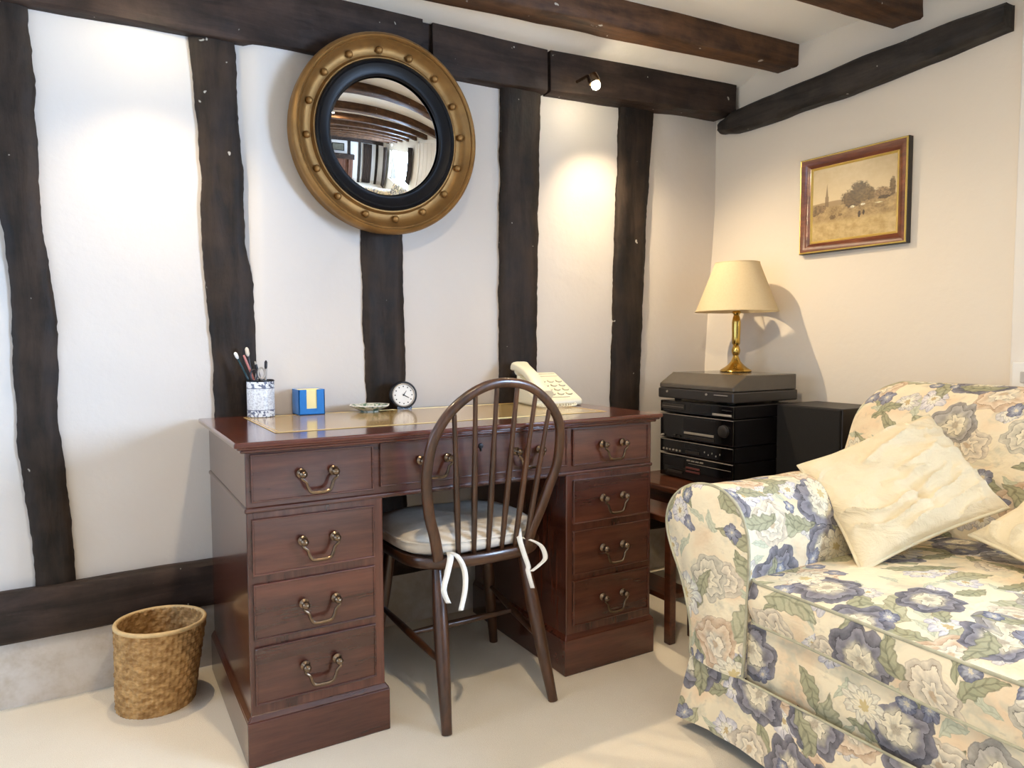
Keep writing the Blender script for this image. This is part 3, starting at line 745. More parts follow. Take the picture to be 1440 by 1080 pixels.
stretcher(legpt('rl', .165), legpt('fl', .205)); stretcher(legpt('rr', .165), legpt('fr', .205))
stretcher(legpt('rl', .165).lerp(legpt('fl', .205), .5), legpt('rr', .165).lerp(legpt('fr', .205), .5))

pad = thing('seat_pad', 'cream linen tie-on pad on the seat of the chair', 'cushion', (.91, 1.86, SZ))
mb = MB(); rings = []; c2 = Vector((.905, 1.865, 0))
for s_, z in ((.70, -.001), (.88, -.001), (.955, .008), (.975, .022), (.965, .036), (.90, .050), (.7, .057), (.4, .060), (.05, .060)):
    rings.append([tuple(c2+(p-ctr)*s_+Vector((0, 0, SZ+z+.004*nz(p.x*7, p.y*7, s_*3)*(s_ < .93)))) for p in seat_out])
mb.rings(rings, True); mb.build('pad_body', 'linen', pad, 60)
mb = MB(); mb.tube([c2+(p-ctr)*.976+Vector((0, 0, SZ+.036)) for p in seat_out], .0035, 6, closed=True); mb.build('pad_piping', 'linen', pad, 60)
def ribbon(pts, w, label=None):
    P = catmull(pts, 6); mb = MB(); side = Vector((.80, -.45, .0)).normalized(); n = len(P)
    mb.grid(n, 2, lambda u, v: tuple(P[round(u*(n-1))]+side*(v-.5)*w*(1-.25*u)))
    mb.build('tie', 'tape', pad, 60, solid=.0012)
zz = SZ
ribbon([(.790, 1.668, zz+.012), (.780, 1.640, zz+.004), (.765, 1.628, zz-.03), (.752, 1.622, zz-.07), (.764, 1.620, zz-.105)], .018)
ribbon([(.792, 1.668, zz+.012), (.800, 1.638, zz+.006), (.815, 1.630, zz-.03), (.812, 1.620, zz-.075), (.792, 1.606, zz-.125)], .017)
ribbon([(1.005, 1.672, zz+.045), (.992, 1.642, zz+.02), (1.000, 1.635, zz-.015), (1.008, 1.625, zz-.05), (1.004, 1.62, zz-.062), (1.016, 1.615, zz-.11)], .016)
ribbon([(1.010, 1.672, zz+.020), (1.035, 1.645, zz+.012), (1.058, 1.635, zz-.005), (1.064, 1.625, zz-.035), (1.040, 1.618, zz-.05), (1.012, 1.615, zz-.062)], .016)

# ------------------------------------------------------------------ waste basket
bk = thing('waste_basket', 'round woven wicker waste basket on the carpet beside the desk', 'basket', (.122, 2.175, 0))
def basket_r(z, th, inside=False):
    r = .100+.016*(z/.245)**1.2
    wv = .0018*math.cos(th*24+PI*(int(z/.0152) % 2))*abs(math.sin(PI*z/.0152))**.6+.0010*math.cos(th*150)+.0010*abs(math.sin(PI*z/.0076))+.0016*nz(th*3, z*30, 2)
    return r-(.008 if inside else 0)+(wv*(-1 if inside else 1))
cxb, cyb = lambda z: .120+.018*z/.245, lambda z: 2.175-.012*z/.245
tl = lambda th, z: z - (.004*math.cos(th-.4))*(z/.245)
mb = MB(); mb.grid(205, 111, lambda u, v: (cxb(v*.228)+basket_r(v*.228, u*2*PI)*math.cos(u*2*PI), cyb(v*.228)+basket_r(v*.228, u*2*PI)*math.sin(u*2*PI), tl(u*2*PI, v*.228)))
mb.grid(205, 111, lambda u, v: (cxb(v*.228)+basket_r(v*.228, u*2*PI, True)*math.cos(u*2*PI), cyb(v*.228)+basket_r(v*.228, u*2*PI, True)*math.sin(u*2*PI), tl(u*2*PI, v*.228)+.004), flip=True)
mb.lathe([(.0005, .004), (.098, .004), (.098, .008), (.0005, .008)], (.12, 2.175, 0), 40)
mb.build('woven_body', 'wicker', bk, 60)
mb = MB(); mb.tube([(cxb(.228)+.1125*math.cos(a), cyb(.228)+.1125*math.sin(a), tl(a, .230)) for a in [2*PI*k/64 for k in range(64)]], .0062, 8, closed=True); mb.build('bound_rim', 'wicker_rim', bk, 60)

# ------------------------------------------------------------------ convex mirror
MC = Vector((.856, 2.262, 1.680)); TILT = math.radians(4.0)
MR = Matrix.Rotation(PI/2+TILT, 3, 'X')           # local +z looks out of the wall towards -Y, leaning a little down
mir = thing('convex_mirror', 'round convex mirror in a gilded frame set with small balls', 'mirror', tuple(MC))
mb = MB(); mb.lathe([(.20, -.055), (.296, -.055), (.310, -.050), (.314, -.030), (.310, -.012), (.314, .000), (.318, .014), (.316, .030), (.310, .040), (.304, .044), (.300, .041), (.298, .034), (.294, .036), (.290, .030), (.280, .010), (.266, .002), (.252, .004), (.244, .014), (.236, .014), (.23, .0)], MC, 96, MR, False)
mb.build('gilt_frame', 'gilt', mir, 40)
mb = MB(); mb.lathe([(.240, .004), (.2395, .018), (.235, .022), (.230, .018), (.225, .020), (.202, .008), (.194, .008), (.188, .001)], MC, 96, MR, False); mb.build('ebonised_slip', 'ebony', mir, 40)
mb = MB(); Rg, sag = .192, .021; Rs = (Rg*Rg+sag*sag)/(2*sag)
mb.lathe([(max(1e-4, Rg*k/28), -.006+math.sqrt(Rs*Rs-(Rg*k/28)**2)-(Rs-sag)) for k in range(28, -1, -1)], MC, 96, MR, True); mb.build('mirror_glass', 'mirror_silver', mir, 80)
ball = None
for k in range(16):
    a = 2*PI*(k+.3)/16; p = MC+MR @ Vector((.266*math.cos(a), .266*math.sin(a), .011))
    if ball is None:
        mb = MB(); mb.sphere((0, 0, 0), .0115, 10); ball = mb.build('gilt_ball', 'gilt', None, 80); ball.parent = mir; ball.location = p-MC
    else:
        c = ball.copy(); COL.objects.link(c); c.location = p-MC

# ------------------------------------------------------------------ things on the desk
TZ = DH+.0012
px, py = .437, 2.258
pot = thing('pen_pot', 'white cylindrical pen pot with a blue sprigged pattern on the desk', 'pot', (px, py, TZ))
mb = MB(); mb.lathe([(.037, 0), (.040, .002), (.0405, .11), (.0395, .112), (.038, .111), (.0375, .006), (.0005, .005)], (px, py, TZ), 32); mb.build('pot_body', 'sprigged', pot, 40)
mb = MB(); mb.lathe([(.0376, .111), (.0385, .1135), (.0405, .1125), (.041, .109), (.0402, .108)], (px, py, TZ), 32, None, False); mb.build('rim', 'ebony', pot, 40)
def stick(name, label, a, b, r, mat, tipmat, tiplen, tipr, cat):
    a, b = Vector(a), Vector(b); d = (b-a).normalized(); t = thing(name, label, cat, tuple(a), 'pens and brushes in the pot')
    mb = MB(); mb.tube([a, a.lerp(b, .5), b], r, 8); mb.build('shaft', mat, t, 60)
    mb = MB(); mb.tube([b, b+d*tiplen*.25, b+d*tiplen*.8, b+d*tiplen], [r*.9, tipr, tipr, tipr*.4], 8); mb.build('tip', tipmat, t, 60)
pk = plain('pink_lacquer', (196, 120, 112), .3); bl = plain('dark_lacquer', (30, 24, 30), .3); gr = plain('green_lacquer', (22, 60, 66), .3)
stick('brush', 'thin green-handled brush with a white tip, leaning furthest left in the pen pot', (px+.010, py-.004, TZ+.01), (px-.062, py+.006, TZ+.178), .0030, gr, 'white_plastic', .022, .0052, 'brush')
stick('brush', 'dark-handled brush with a pale tip, tallest in the pen pot', (px-.004, py+.014, TZ+.01), (px-.030, py+.022, TZ+.185), .0034, bl, 'linen', .028, .0058, 'brush')
stick('pencil', 'pink pencil leaning left in the pen pot', (px+.020, py, TZ+.01), (px-.046, py-.012, TZ+.182), .0034, pk, pk, .008, .0030, 'pencil')
stick('pen', 'black pen leaning left in the middle of the pen pot', (px+.026, py+.004, TZ+.01), (px-.010, py+.012, TZ+.160), .0040, bl, 'grey_metal', .010, .0028, 'pen')
stick('pen', 'clear pen with a dark cap standing upright at the right of the pen pot', (px+.014, py+.010, TZ+.01), (px+.020, py+.016, TZ+.146), .0038, 'grey_metal', bl, .026, .0046, 'pen')
sci = thing('scissors', 'pair of scissors standing handles up in the pen pot', 'scissors', (px-.005, py-.018, TZ+.01), 'pens and brushes in the pot')
for sx, dz in ((-1, 0), (1, .006)):
    c = Vector((px-.012+sx*.011, py-.024, TZ+.128+dz)); mb = MB()
    mb.tube([c+Vector((.0095*math.cos(a), .002*math.sin(a), .017*math.sin(a))) for a in [2*PI*k/20 for k in range(20)]], .0028, 8, closed=True); mb.build('finger_loop', bl if sx < 0 else 'grey_metal', sci, 60)
    mb = MB(); mb.tube([c+Vector((0, 0, -.017)), (px-.006, py-.022, TZ+.075), (px-.004-sx*.006, py-.018, TZ+.012)], [.003, .0034, .001], 6); mb.build('blade', 'grey_metal', sci, 60)
# note cube
bx, by, bs, bh = .583, 2.262, .041, .080
box_ = thing('note_box', 'bright blue open note-paper box on the desk', 'box', (bx, by, TZ))
t_ = .004
for nm, q in (('back_panel', (bx-bs, bx+bs, by+bs-t_, by+bs, 0, bh)), ('side_panel', (bx-bs, bx-bs+t_, by-bs, by+bs, 0, bh)), ('side_panel', (bx+bs-t_, bx+bs, by-bs, by+bs, 0, bh)), ('base_panel', (bx-bs, bx+bs, by-bs, by+bs, 0, t_))):
    mb = MB(); mb.box(q[0], q[1], q[2], q[3], TZ+q[4], TZ+q[5]); mb.build(nm, 'blue_plastic', box_, None, .001)
mb = MB(); mb.box(bx-bs, bx-.016, by-bs, by-bs+t_, TZ, TZ+bh); mb.box(bx+.016, bx+bs, by-bs, by-bs+t_, TZ, TZ+bh); mb.box(bx-.017, bx+.017, by-bs, by-bs+t_, TZ, TZ+.020); mb.build('front_panel', 'blue_plastic', box_, None, .001)
pp = MB()
pp.box(bx-bs+.005, bx+bs-.005, by-bs+.005, by+bs-.005, TZ+t_+.001, TZ+.079)
tag(pp.build('note_paper', 'yellow_paper', None, None, .001), 'block of pale yellow note paper inside the blue box', 'paper')
# dish
dish = thing('dish', 'small shallow patterned dish on the desk left of the clock', 'dish', (.775, 2.235, TZ))
mb = MB(); mb.lathe([(.0005, .0), (.030, .0), (.031, .003), (.046, .010), (.066, .019), (.068, .022), (.064, .0215), (.045, .014), (.030, .008), (.0005, .007)], (.775, 2.235, TZ), 8); mb.build('dish_body', 'patterned_glaze', dish, 30, .001)
mb = MB(); mb.lathe([(.064, .0205), (.0685, .0212), (.0685, .0232), (.064, .0226)], (.775, 2.235, TZ), 8, None, False); mb.build('rim', 'white_plastic', dish, 30)
# clock
cc = Vector((.902, 2.262, TZ+.047)); CR = Matrix.Rotation(math.radians(-8), 3, 'Z') @ Matrix.Rotation(PI/2-math.radians(6), 3, 'X')
clock = thing('desk_clock', 'small round black desk clock with a white dial', 'clock', (cc.x, cc.y, TZ))
mb = MB(); mb.lathe([(.0005, -.026), (.030, -.026), (.042, -.018), (.0475, -.004), (.0475, .008), (.044, .014), (.038, .014)], cc, 40, CR, False); mb.box(cc.x-.026, cc.x+.026, cc.y-.016, cc.y+.022, TZ, TZ+.010); mb.build('case', 'black_plastic', clock, 40)
mb = MB(); mb.lathe([(.0385, .009), (.0395, .015), (.0365, .016), (.0355, .010)], cc, 40, CR, False); mb.build('bezel', 'grey_metal', clock, 40)
mb = MB(); mb.lathe([(.0005, .009), (.037, .009), (.037, .011), (.0005, .0112)], cc, 40, CR); dial = mb.build('dial', 'white_plastic', clock, 40)
mk = MB()
for k in range(12):
    a = k*PI/6; d = Vector((math.cos(a), math.sin(a), 0)); e = Vector((-d.y, d.x, 0)); w = .0018
    q = [d*.027-e*w, d*.031-e*w, d*.031+e*w, d*.027+e*w]
    mk.add([tuple(cc+CR @ (p+Vector((0, 0, .0116)))) for p in q], [(0, 1, 2, 3)])
mk.build('hour_mark', 'ebony', dial)
for ang, L, w in ((55, .017, .0014), (-28, .021, .0018)):
    a = math.radians(ang); d = Vector((math.cos(a), math.sin(a), 0)); e = Vector((-d.y, d.x, 0)); mb = MB()
    mb.add([tuple(cc+CR @ (p+Vector((0, 0, .0122)))) for p in (-d*.004-e*w, d*L-e*w*.6, d*L+e*w*.6, -d*.004+e*w)], [(0, 1, 2, 3)]); mb.build('hand', 'ebony', dial)
# telephone
ph = thing('telephone', 'cream push-button desk telephone with its handset on the left', 'telephone', (1.45, 2.17, TZ))
PR = Matrix.Rotation(math.radians(-6), 3, 'Z'); PO = Vector((1.425, 2.165, TZ))
def pw(x, y, z): return PO + PR @ Vector((x, y, z))
zt = lambda y: .022 + (y+.10)*.50                                      # the sloping face
mb = MB(); mb.hexa([pw(-.095, -.10, .0), pw(.095, -.10, 0), pw(.085, .085, 0), pw(-.085, .085, 0), pw(-.095, -.10, zt(-.10)), pw(.095, -.10, zt(-.10)), pw(.078, .085, zt(.085)), pw(-.085, .085, zt(.085))])
mb.build('phone_body', 'phone_cream', ph, None, .010, 4)
fn = (PR @ Vector((0, -.50, 1))).normalized(); fy = (PR @ Vector((0, 1, .50))).normalized(); fx = PR @ Vector((1, 0, 0))
FM = Matrix((fx, fy, fn)).transposed()
key = None
for r in range(4):
    for c in range(3):
        p = pw(-.010+c*.034, -.062+r*.027, zt(-.062+r*.027))
        mb = MB(); mb.lathe([(.0005, -.002), (.0115, -.002), (.0115, .003), (.0100, .0045), (.0005, .0042)], p, 14, FM @ Matrix.Diagonal((1, .75, 1)))
        kk = mb.build('key_button', 'phone_cream', ph, 40)
        mb = MB(); mb.lathe([(.0118, -.001), (.0132, -.001), (.0132, .0012), (.0118, .0012)], p, 14, FM @ Matrix.Diagonal((1, .78, 1)), False); mb.build('key_surround', 'phone_grey', kk, 40)
for y, x0, x1 in ((.050, -.02, .07), (.066, -.02, .066)):
    mb = MB(); q = [pw(x, yy, zt(yy)+.0006) for x, yy in ((x0, y), (x1, y), (x1, y+.0022), (x0, y+.0022))]; mb.add(q, [(0, 1, 2, 3)]); mb.build('label_strip', 'phone_grey', ph)
mb = MB(); q = [pw(x, yy, zt(yy)+.0006) for x, yy in ((-.02, -.086), (.05, -.086), (.05, -.083), (-.02, -.083))]; mb.add(q, [(0, 1, 2, 3)])
mb.build('label_strip', 'phone_grey', ph)
# handset lies front to back along the left of the base
hp = []; hr = []
for k in range(17):
    t = k/16; y = -.112+.205*t; arch = .020*math.sin(PI*t); hp.append(pw(-.068, y, zt(max(-.10, y))+.018+arch)); hr.append(.023+.010*(abs(2*t-1)**3))
mb = MB(); rings = []
for p, r in zip(hp, hr): rings.append([tuple(p + fx*r*1.12*math.copysign(abs(math.cos(a))**.6, math.cos(a)) + fn*r*.62*math.copysign(abs(math.sin(a))**.6, math.sin(a))) for a in [2*PI*k/14 for k in range(14)]])
mb.rings(rings, True)
for y in (-.088, .070): mb.lathe([(.0005, -.026), (.020, -.026), (.026, -.018), (.027, .0)], pw(-.068, y, zt(y)+.022), 18, FM, True)
mb.build('handset', 'phone_cream', ph, 50, .002)
cp = [];
for k in range(120):
    t = k/119; b = catmull([pw(-.075, -.115, .012), pw(-.10, -.125, .008), pw(-.085, -.155, .008), pw(-.02, -.160, .008), pw(.03, -.150, .008), pw(.05, -.120, .008)], 24)[k]
    a = t*2*PI*26; cp.append(b+Vector((.0045*math.cos(a), .0045*math.sin(a)*.4, .0045*math.sin(a))))
mb = MB(); mb.tube(cp, .0022, 6); mb.build('coiled_cord', 'phone_cream', ph, 60)

# ------------------------------------------------------------------ table, hi-fi stack, lamp, speaker
tb = thing('side_table', 'low dark wooden table under the stack of hi-fi units', 'table', (2.12, 2.03, 0))
mb = MB(); mb.box(1.85, 2.40, 1.795, 2.27, .430, .455); mb.build('tabletop', 'table_wood', tb, None, .006)
mb = MB(); mb.box(1.88, 2.37, 1.815, 2.24, .36, .430); mb.build('apron', 'table_wood', tb, None, .003)
for x in (1.895, 2.355):
    for y in (1.83, 2.225):
        mb = MB(); mb.tube([(x, y, .36), (x, y, .30), (x, y, .15), (x, y, 0)], [.02, .024, .018, .013], 12); mb.build('leg', 'table_wood', tb, 40)
st = thing('nesting_table', 'smaller brown wooden table tucked under the table of the hi-fi stack', 'table', (1.80, 1.80, 0))
mb = MB(); mb.box(1.60, 1.745, 1.70, 2.10, .405, .428); mb.build('tabletop', 'table_wood', st, None, .005)
for x in (1.62, 1.725):
    for y in (1.72, 2.08):
        mb = MB(); mb.box(x-.014, x+.014, y-.014, y+.014, 0, .405); mb.build('leg', 'table_wood', st, None, .003)
for k, (z, y0, y1) in enumerate(((.14, 1.73, 2.07), )):
    mb = MB(); mb.box(1.61, 1.735, y0, y1, z, z+.018); mb.build('lower_shelf', 'table_wood', st, None, .003)
mb = MB(); mb.tube(catmull([(1.64, 1.62, .012), (1.70, 1.66, .10), (1.72, 1.63, .20), (1.80, 1.63, .26), (1.95, 1.60, .24)], 8), .0035, 8)
tag(mb.build('cable', 'white_plastic', None, 60), 'white cable trailing under the hi-fi table beside the sofa', 'cable')

HX, HX2, HY0, HY1 = 2.000, 2.310, 1.805, 2.190
def unit(name, label, z0, z1, cat, x0=HX, x1=HX2):
    t = thing(name, label, cat, ((x0+x1)/2, (HY0+HY1)/2, z0), 'hi-fi units in the stack')
    mb = MB(); mb.box(x0+.012, x1, HY0+.004, HY1-.004, z0, z1-.003); mb.build('case', 'black_plastic', t, None, .003)
    mb = MB(); mb.box(x0, x0+.014, HY0, HY1, z0+.003, z1-.003); mb.build('fascia', 'black_gloss', t, None, .003)
    return t
def fy_(f): return HY1-(HY1-HY0)*f
def strip(t, name, f0, f1, z0, z1, mat, d=.003):
    mb = MB(); mb.box(HX-d, HX+.002, fy_(f1), fy_(f0), z0, z1); return mb.build(name, mat, t, None, .0008)
def knob(t, f, z, r, mat='charcoal_plastic', d=.012, name='knob'):
    mb = MB(); mb.lathe([(.0005, 0), (r, 0), (r*.94, d*.85), (r*.8, d), (.0005, d)], (HX, fy_(f), z), 16, Matrix.Rotation(-PI/2, 3, 'Y')); return mb.build(name, mat, t, 40)
u1 = unit('amplifier', 'black hi-fi amplifier with red lettered controls, lowest of the stack', .4560, .5520, 'hi-fi')
strip(u1, 'trim_line', .0, 1.0, .5473, .5501, 'grey_metal', .002); strip(u1, 'display', .05, .36, .5012, .5388, 'black_plastic', .001)
for k in range(4): strip(u1, 'push_button', .40+k*.06, .445+k*.06, .5332, .5379, 'grey_metal')
for k in range(2): strip(u1, 'push_button', .39, .58, .5031-k*.014, .5106-k*.014, 'red_dark', .004)
strip(u1, 'push_button', .12, .34, .4767, .4861, 'charcoal_plastic', .004); strip(u1, 'trim_line', .42, .98, .5238, .5252, 'grey_metal', .001)
u2 = unit('tuner', 'black hi-fi tuner with a row of small pale buttons, second lowest of the stack', .5520, .6120, 'hi-fi')
for k in range(6): strip(u2, 'push_button', .05+k*.048, .072+k*.048, .5642, .5713, 'grey_metal', .004)
for k in range(5): strip(u2, 'push_button', .64+k*.05, .6463+k*.05, .5764-(k % 2)*.008, .5825-(k % 2)*.008, 'grey_metal', .004)
strip(u2, 'display', .36, .58, .5825, .5988, 'black_plastic', .001); strip(u2, 'push_button', .38, .57, .5642, .5744, 'charcoal_plastic', .004); strip(u2, 'trim_line', 0, 1, .6059, .6079, 'grey_metal', .002)
u3 = unit('cassette_deck', 'black hi-fi unit with a big round volume knob, tallest of the stack', .6120, .7160, 'hi-fi')
strip(u3, 'display', .34, .78, .6546, .7025, 'black_plastic', .001); strip(u3, 'push_button', .36, .76, .6401, .6484, 'grey_metal', .004); strip(u3, 'push_button', .36, .76, .6234, .6338, 'charcoal_plastic', .004)
knob(u3, .89, .6692, .024); knob(u3, .05, .6234, .005, 'grey_metal'); knob(u3, .22, .6255, .006); knob(u3, .28, .6245, .005); strip(u3, 'trim_line', 0, 1, .7100, .7120, 'grey_metal', .002)
u4 = unit('cd_player', 'black hi-fi disc player with a narrow tray, directly under the turntable', .7160, .7680, 'hi-fi')
strip(u4, 'disc_tray', .03, .36, .7333, .7537, 'charcoal_plastic', .004); strip(u4, 'trim_line', .04, .35, .7425, .7440, 'grey_metal', .0045); strip(u4, 'display', .44, .72, .7293, .7578, 'black_plastic', .001)
strip(u4, 'push_button', .74, .98, .7252, .7333, 'grey_metal', .003); strip(u4, 'push_button', .86, .98, .7456, .7496, 'charcoal_plastic', .003)
tt = thing('turntable', 'dark turntable with a closed smoked lid, topmost of the stack', 'turntable', (2.15, 2.0, .77))
TX0, TX1 = 1.990, 2.345; Y0, Y1 = HY0-.008, HY1+.004
mb = MB(); mb.box(TX0, TX1, Y0, Y1, .7760, .8160); mb.build('plinth', 'charcoal_plastic', tt, None, .005)
for x in (2.04, 2.28):
    for y in (1.85, 2.13): mb = MB(); mb.lathe([(.0005, .7670), (.014, .7670), (.016, .7770), (.0005, .7770)], (x, y, 0), 14); mb.build('foot', 'black_plastic', tt, 40)
mb = MB(); e = .004
v = [(TX0+.004, .8169), (TX1-.004, .8169), (TX1-.004, .8770), (TX0+.075, .8770), (TX0+.004, .8340)]
mb.rings([[(a, y, z) for a, z in v] for y in (Y0+e, Y1-e)], True); mb.build('lid', 'smoked_lid', tt, None, .004, 3)
for f in (.13, .68): mb = MB(); mb.lathe([(.0005, 0), (.005, 0), (.004, .004), (.0005, .004)], (TX0, fy_(f), .8023), 10, Matrix.Rotation(-PI/2, 3, 'Y')); mb.build('button', 'grey_metal', tt, 40)
mb = MB(); mb.box(TX0-.002, TX0+.002, fy_(.95), fy_(.78), .8014, .8043); mb.build('trim_line', 'grey_metal', tt)

lx, ly, lz = 2.270, 2.040, .878
lamp = thing('table_lamp', 'brass candlestick table lamp with a cream cone shade, on the turntable', 'lamp', (lx, ly, lz))
mb = MB(); prof = [(.0005, 0), (.058, 0), (.060, .003), (.057, .008), (.044, .016), (.030, .026), (.018, .040), (.012, .055), (.010, .062), (.013, .066), (.016, .075), (.0165, .083), (.013, .094), (.010, .100), (.013, .104), (.0155, .108), (.0155, .135), (.0165, .165), (.0165, .190), (.013, .208), (.010, .214), (.013, .220), (.0165, .224), (.0150, .230), (.010, .234), (.0005, .235)]
mb.lathe([(r*1.06, z*1.075) for r, z in prof], (lx, ly, lz), 28); mb.build('stem', 'brass_bright', lamp, 40)
mb = MB(); mb.lathe([(.012, .250), (.014, .258), (.014, .300), (.010, .305), (.0005, .306)], (lx, ly, lz), 18); mb.build('bulb_holder', 'white_plastic', lamp, 40)
mb = MB(); mb.lathe([(.0005, .390), (.018, .380), (.028, .358), (.022, .333), (.010, .307), (.0005, .306)], (lx, ly, lz), 18); mb.build('bulb', 'white_plastic', lamp, 60)
mb = MB(); zb0, zb1 = lz+.246, lz+.444; shade = [(.152, zb0), (.081, zb1)]
mb.lathe([(.163, zb0), (.137, zb0+.066), (.112, zb0+.132), (.087, zb1), (.0858, zb1), (.111, zb0+.132), (.136, zb0+.066), (.1618, zb0), (.163, zb0)], (lx, ly, 0), 48, None, False); sh = mb.build('lamp_shade', 'shade_cloth', lamp, 40)
for r, z in ((.163, zb0+.001), (.087, zb1-.001)):
    mb = MB(); mb.tube([(lx+r*math.cos(a), ly+r*math.sin(a), z) for a in [2*PI*k/48 for k in range(48)]], .0022, 6, closed=True)
    mb.build('shade_binding', 'shade_cloth', sh, 60)
mb = MB()
for k in range(3):
    a = 2*PI*k/3+.6; mb.tube([(lx+.012*math.cos(a), ly+.012*math.sin(a), lz+.303), (lx+.098*math.cos(a), ly+.098*math.sin(a), zb0+.162)], .0014, 6)
mb.build('shade_ring', 'grey_metal', sh, 60)

sx0, sx1, sy0, sy1, sz = 2.212, 2.450, 1.520, 1.790, .767
sp = thing('loudspeaker', 'black box loudspeaker between the hi-fi stack and the sofa back', 'speaker', ((sx0+sx1)/2, (sy0+sy1)/2, 0))
mb = MB(); mb.box(sx0+.012, sx1, sy0, sy1-.10+.10, .34, sz); mb.build('cabinet', 'speaker_vinyl', sp, None, .003)
mb = MB(); mb.box(sx0, sx0+.014, sy0+.004, sy1-.004, .345, sz-.004); mb.build('grille', 'speaker_cloth', sp, None, .004)
mb = MB(); mb.box(sx0+.03, sx1-.02, sy0+.03, sy1-.03, 0, .02); mb.box(sx0+.09, sx1-.09, sy0+.1, sy1-.1, .02, .33); mb.box(sx0+.03, sx1-.02, sy0+.03, sy1-.03, .32, .34); mb.build('stand', 'black_plastic', sp, None, .003)

# ------------------------------------------------------------------ picture on the right-hand wall
pic = thing('framed_picture', 'brown and gilt framed sepia country print hanging on the right-hand wall', 'picture', (2.47, 1.67, 1.345))
def pxyz(y, z, d): return (XR(y)-d, y, z)          # d: distance out from the wall
pz0, pz1, py0, py1 = 1.346, 1.716, 1.456, 1.881
def pframe(name, o, w, prof, mat, parent):
    """mitred moulding; prof: (inward fraction, proud) points; o: outset from the frame's outer edge"""
    y0, y1, z0, z1 = py0+o, py1-o, pz0+o, pz1-o; mb = MB(); rings = []
    for cy, cz, sy, sz_ in ((y0, z0, 1, 1), (y1, z0, -1, 1), (y1, z1, -1, -1), (y0, z1, 1, -1)): rings.append([pxyz(cy+sy*f*w, cz+sz_*f*w, d) for f, d in prof])
    rings.append(rings[0]); mb.rings(rings, False); return mb.build(name, mat, parent, 35)
pframe('frame_back', 0, .010, [(0, .003), (0, .026), (1, .028), (1, .003)], 'frame_edge', pic)
fr_ = pframe('frame', .004, .036, [(0, .010), (0, .028), (.12, .031), (.3, .030), (.55, .026), (.8, .019), (1, .015), (1, .006)], 'frame_wood', pic)
pframe('outer_gilt', .002, .005, [(0, .010), (0, .0300), (.5, .0325), (1, .0310), (1, .01)], 'frame_gilt', pic)
pframe('gilt_slip', .039, .0085, [(0, .008), (0, .0155), (.4, .018), (1, .0125), (1, .005)], 'frame_gilt', pic)
mb = MB(); a, b, c, d = py0+.045, py1-.045, pz0+.045, pz1-.045
mb.poly([pxyz(b, c, .012), pxyz(a, c, .012), pxyz(a, d, .012), pxyz(b, d, .012)], [(0, 0), (1, 0), (1, 1), (0, 1)])
mb.build('print_sheet', 'print', pic)
# socket on the wall at the frame edge
sk = thing('wall_switch', 'white wall switch plate above the sofa back beside the door', 'switch', (XR(1.10)-.03, 1.10, .86))
mb = MB(); mb.box(XR(1.1)-.040, XR(1.1)-.018, 1.030, 1.112, .855, .935); mb.build('plate', 'white_plastic', sk, None, .004)
mb = MB(); mb.box(XR(1.1)-.046, XR(1.1)-.040, 1.056, 1.086, .872, .906); mb.build('rocker', plain('grey_rocker', (196, 192, 186), .4), sk, None, .002)

# ------------------------------------------------------------------ sofa
sofa = thing('sofa', 'floral chintz sofa with rolled arm and skirt, in cream, blue-grey and sage', 'sofa', (1.85, .55, 0))
SY0 = -.42                                            # near end, out of the picture
AX0 = 1.302
arm_prof = catmull([(1.135, .20, 0), (1.128, .30, 0), (1.124, .40, 0), (1.120, .47, 0), (1.124, .54, 0), (1.147, .600, 0), (1.195, .638, 0), (1.250, .648, 0), (1.312, .636, 0), (1.365, .602, 0), (1.394, .552, 0), (1.393, .500, 0), (1.372, .450, 0), (1.345, .400, 0), (1.322, .340, 0), (1.305, .270, 0), (1.305, .20, 0)], 4)
def arc(pts):
    L = [0]
    for a, b in zip(pts, pts[1:]): L.append(L[-1]+(b-a).length)
    return L
AL = arc(arm_prof); NP = len(arm_prof)
def arm_pt(i, x, mirror=None):
    p = arm_prof[i]; t = (x-AX0)/1.0; z = p.y - .022*t*sstep(.45, .65, p.y)
    y = p.x; w = nz(x*5, y*4, z*4, 1, 2)*.006*sstep(0, .06, x-AX0)
    if mirror is not None: y = mirror-y
    return (x, y+w*.5, z+w)
def make_arm(mirror, parent):
    mb = MB(); nx = 46
    mb.grid(nx, NP, lambda u, v: arm_pt(round(v*(NP-1)), AX0+u*.95, mirror), lambda u, v: (u*.95+.31, AL[round(v*(NP-1))]+.04))
    h = NP//2; K = 9
    def front(u, v):
        i = round(u*h); a, b = arm_prof[i], arm_prof[NP-1-i]; y = a.x+(b.x-a.x)*v; z = a.y+(b.y-a.y)*v
        puff = .020*math.sin(PI*v)**.7*min(1, (1-u)*5+.0)**.5
        if mirror is not None: y = mirror-y
        return (AX0-puff+.002*nz(y*9, z*9, 2), y, z)
    def fuv(u, v):
        i = round(u*h); a, b = arm_prof[i], arm_prof[NP-1-i]; return (1.7+a.x+(b.x-a.x)*v, 1.085+a.y+(b.y-a.y)*v)
    mb.grid(h+1, K, front, fuv)
    o = mb.build('arm', 'floral', parent, 60)
    mb = MB(); mb.tube([(AX0-.001, (p.x if mirror is None else mirror-p.x), p.y) for p in arm_prof], .0038, 8); mb.build('piping', 'piping', o, 60)
    return o
make_arm(None, sofa); make_arm(.70+0.0, sofa)
FAR, NEAR = 1.305, .70-1.305
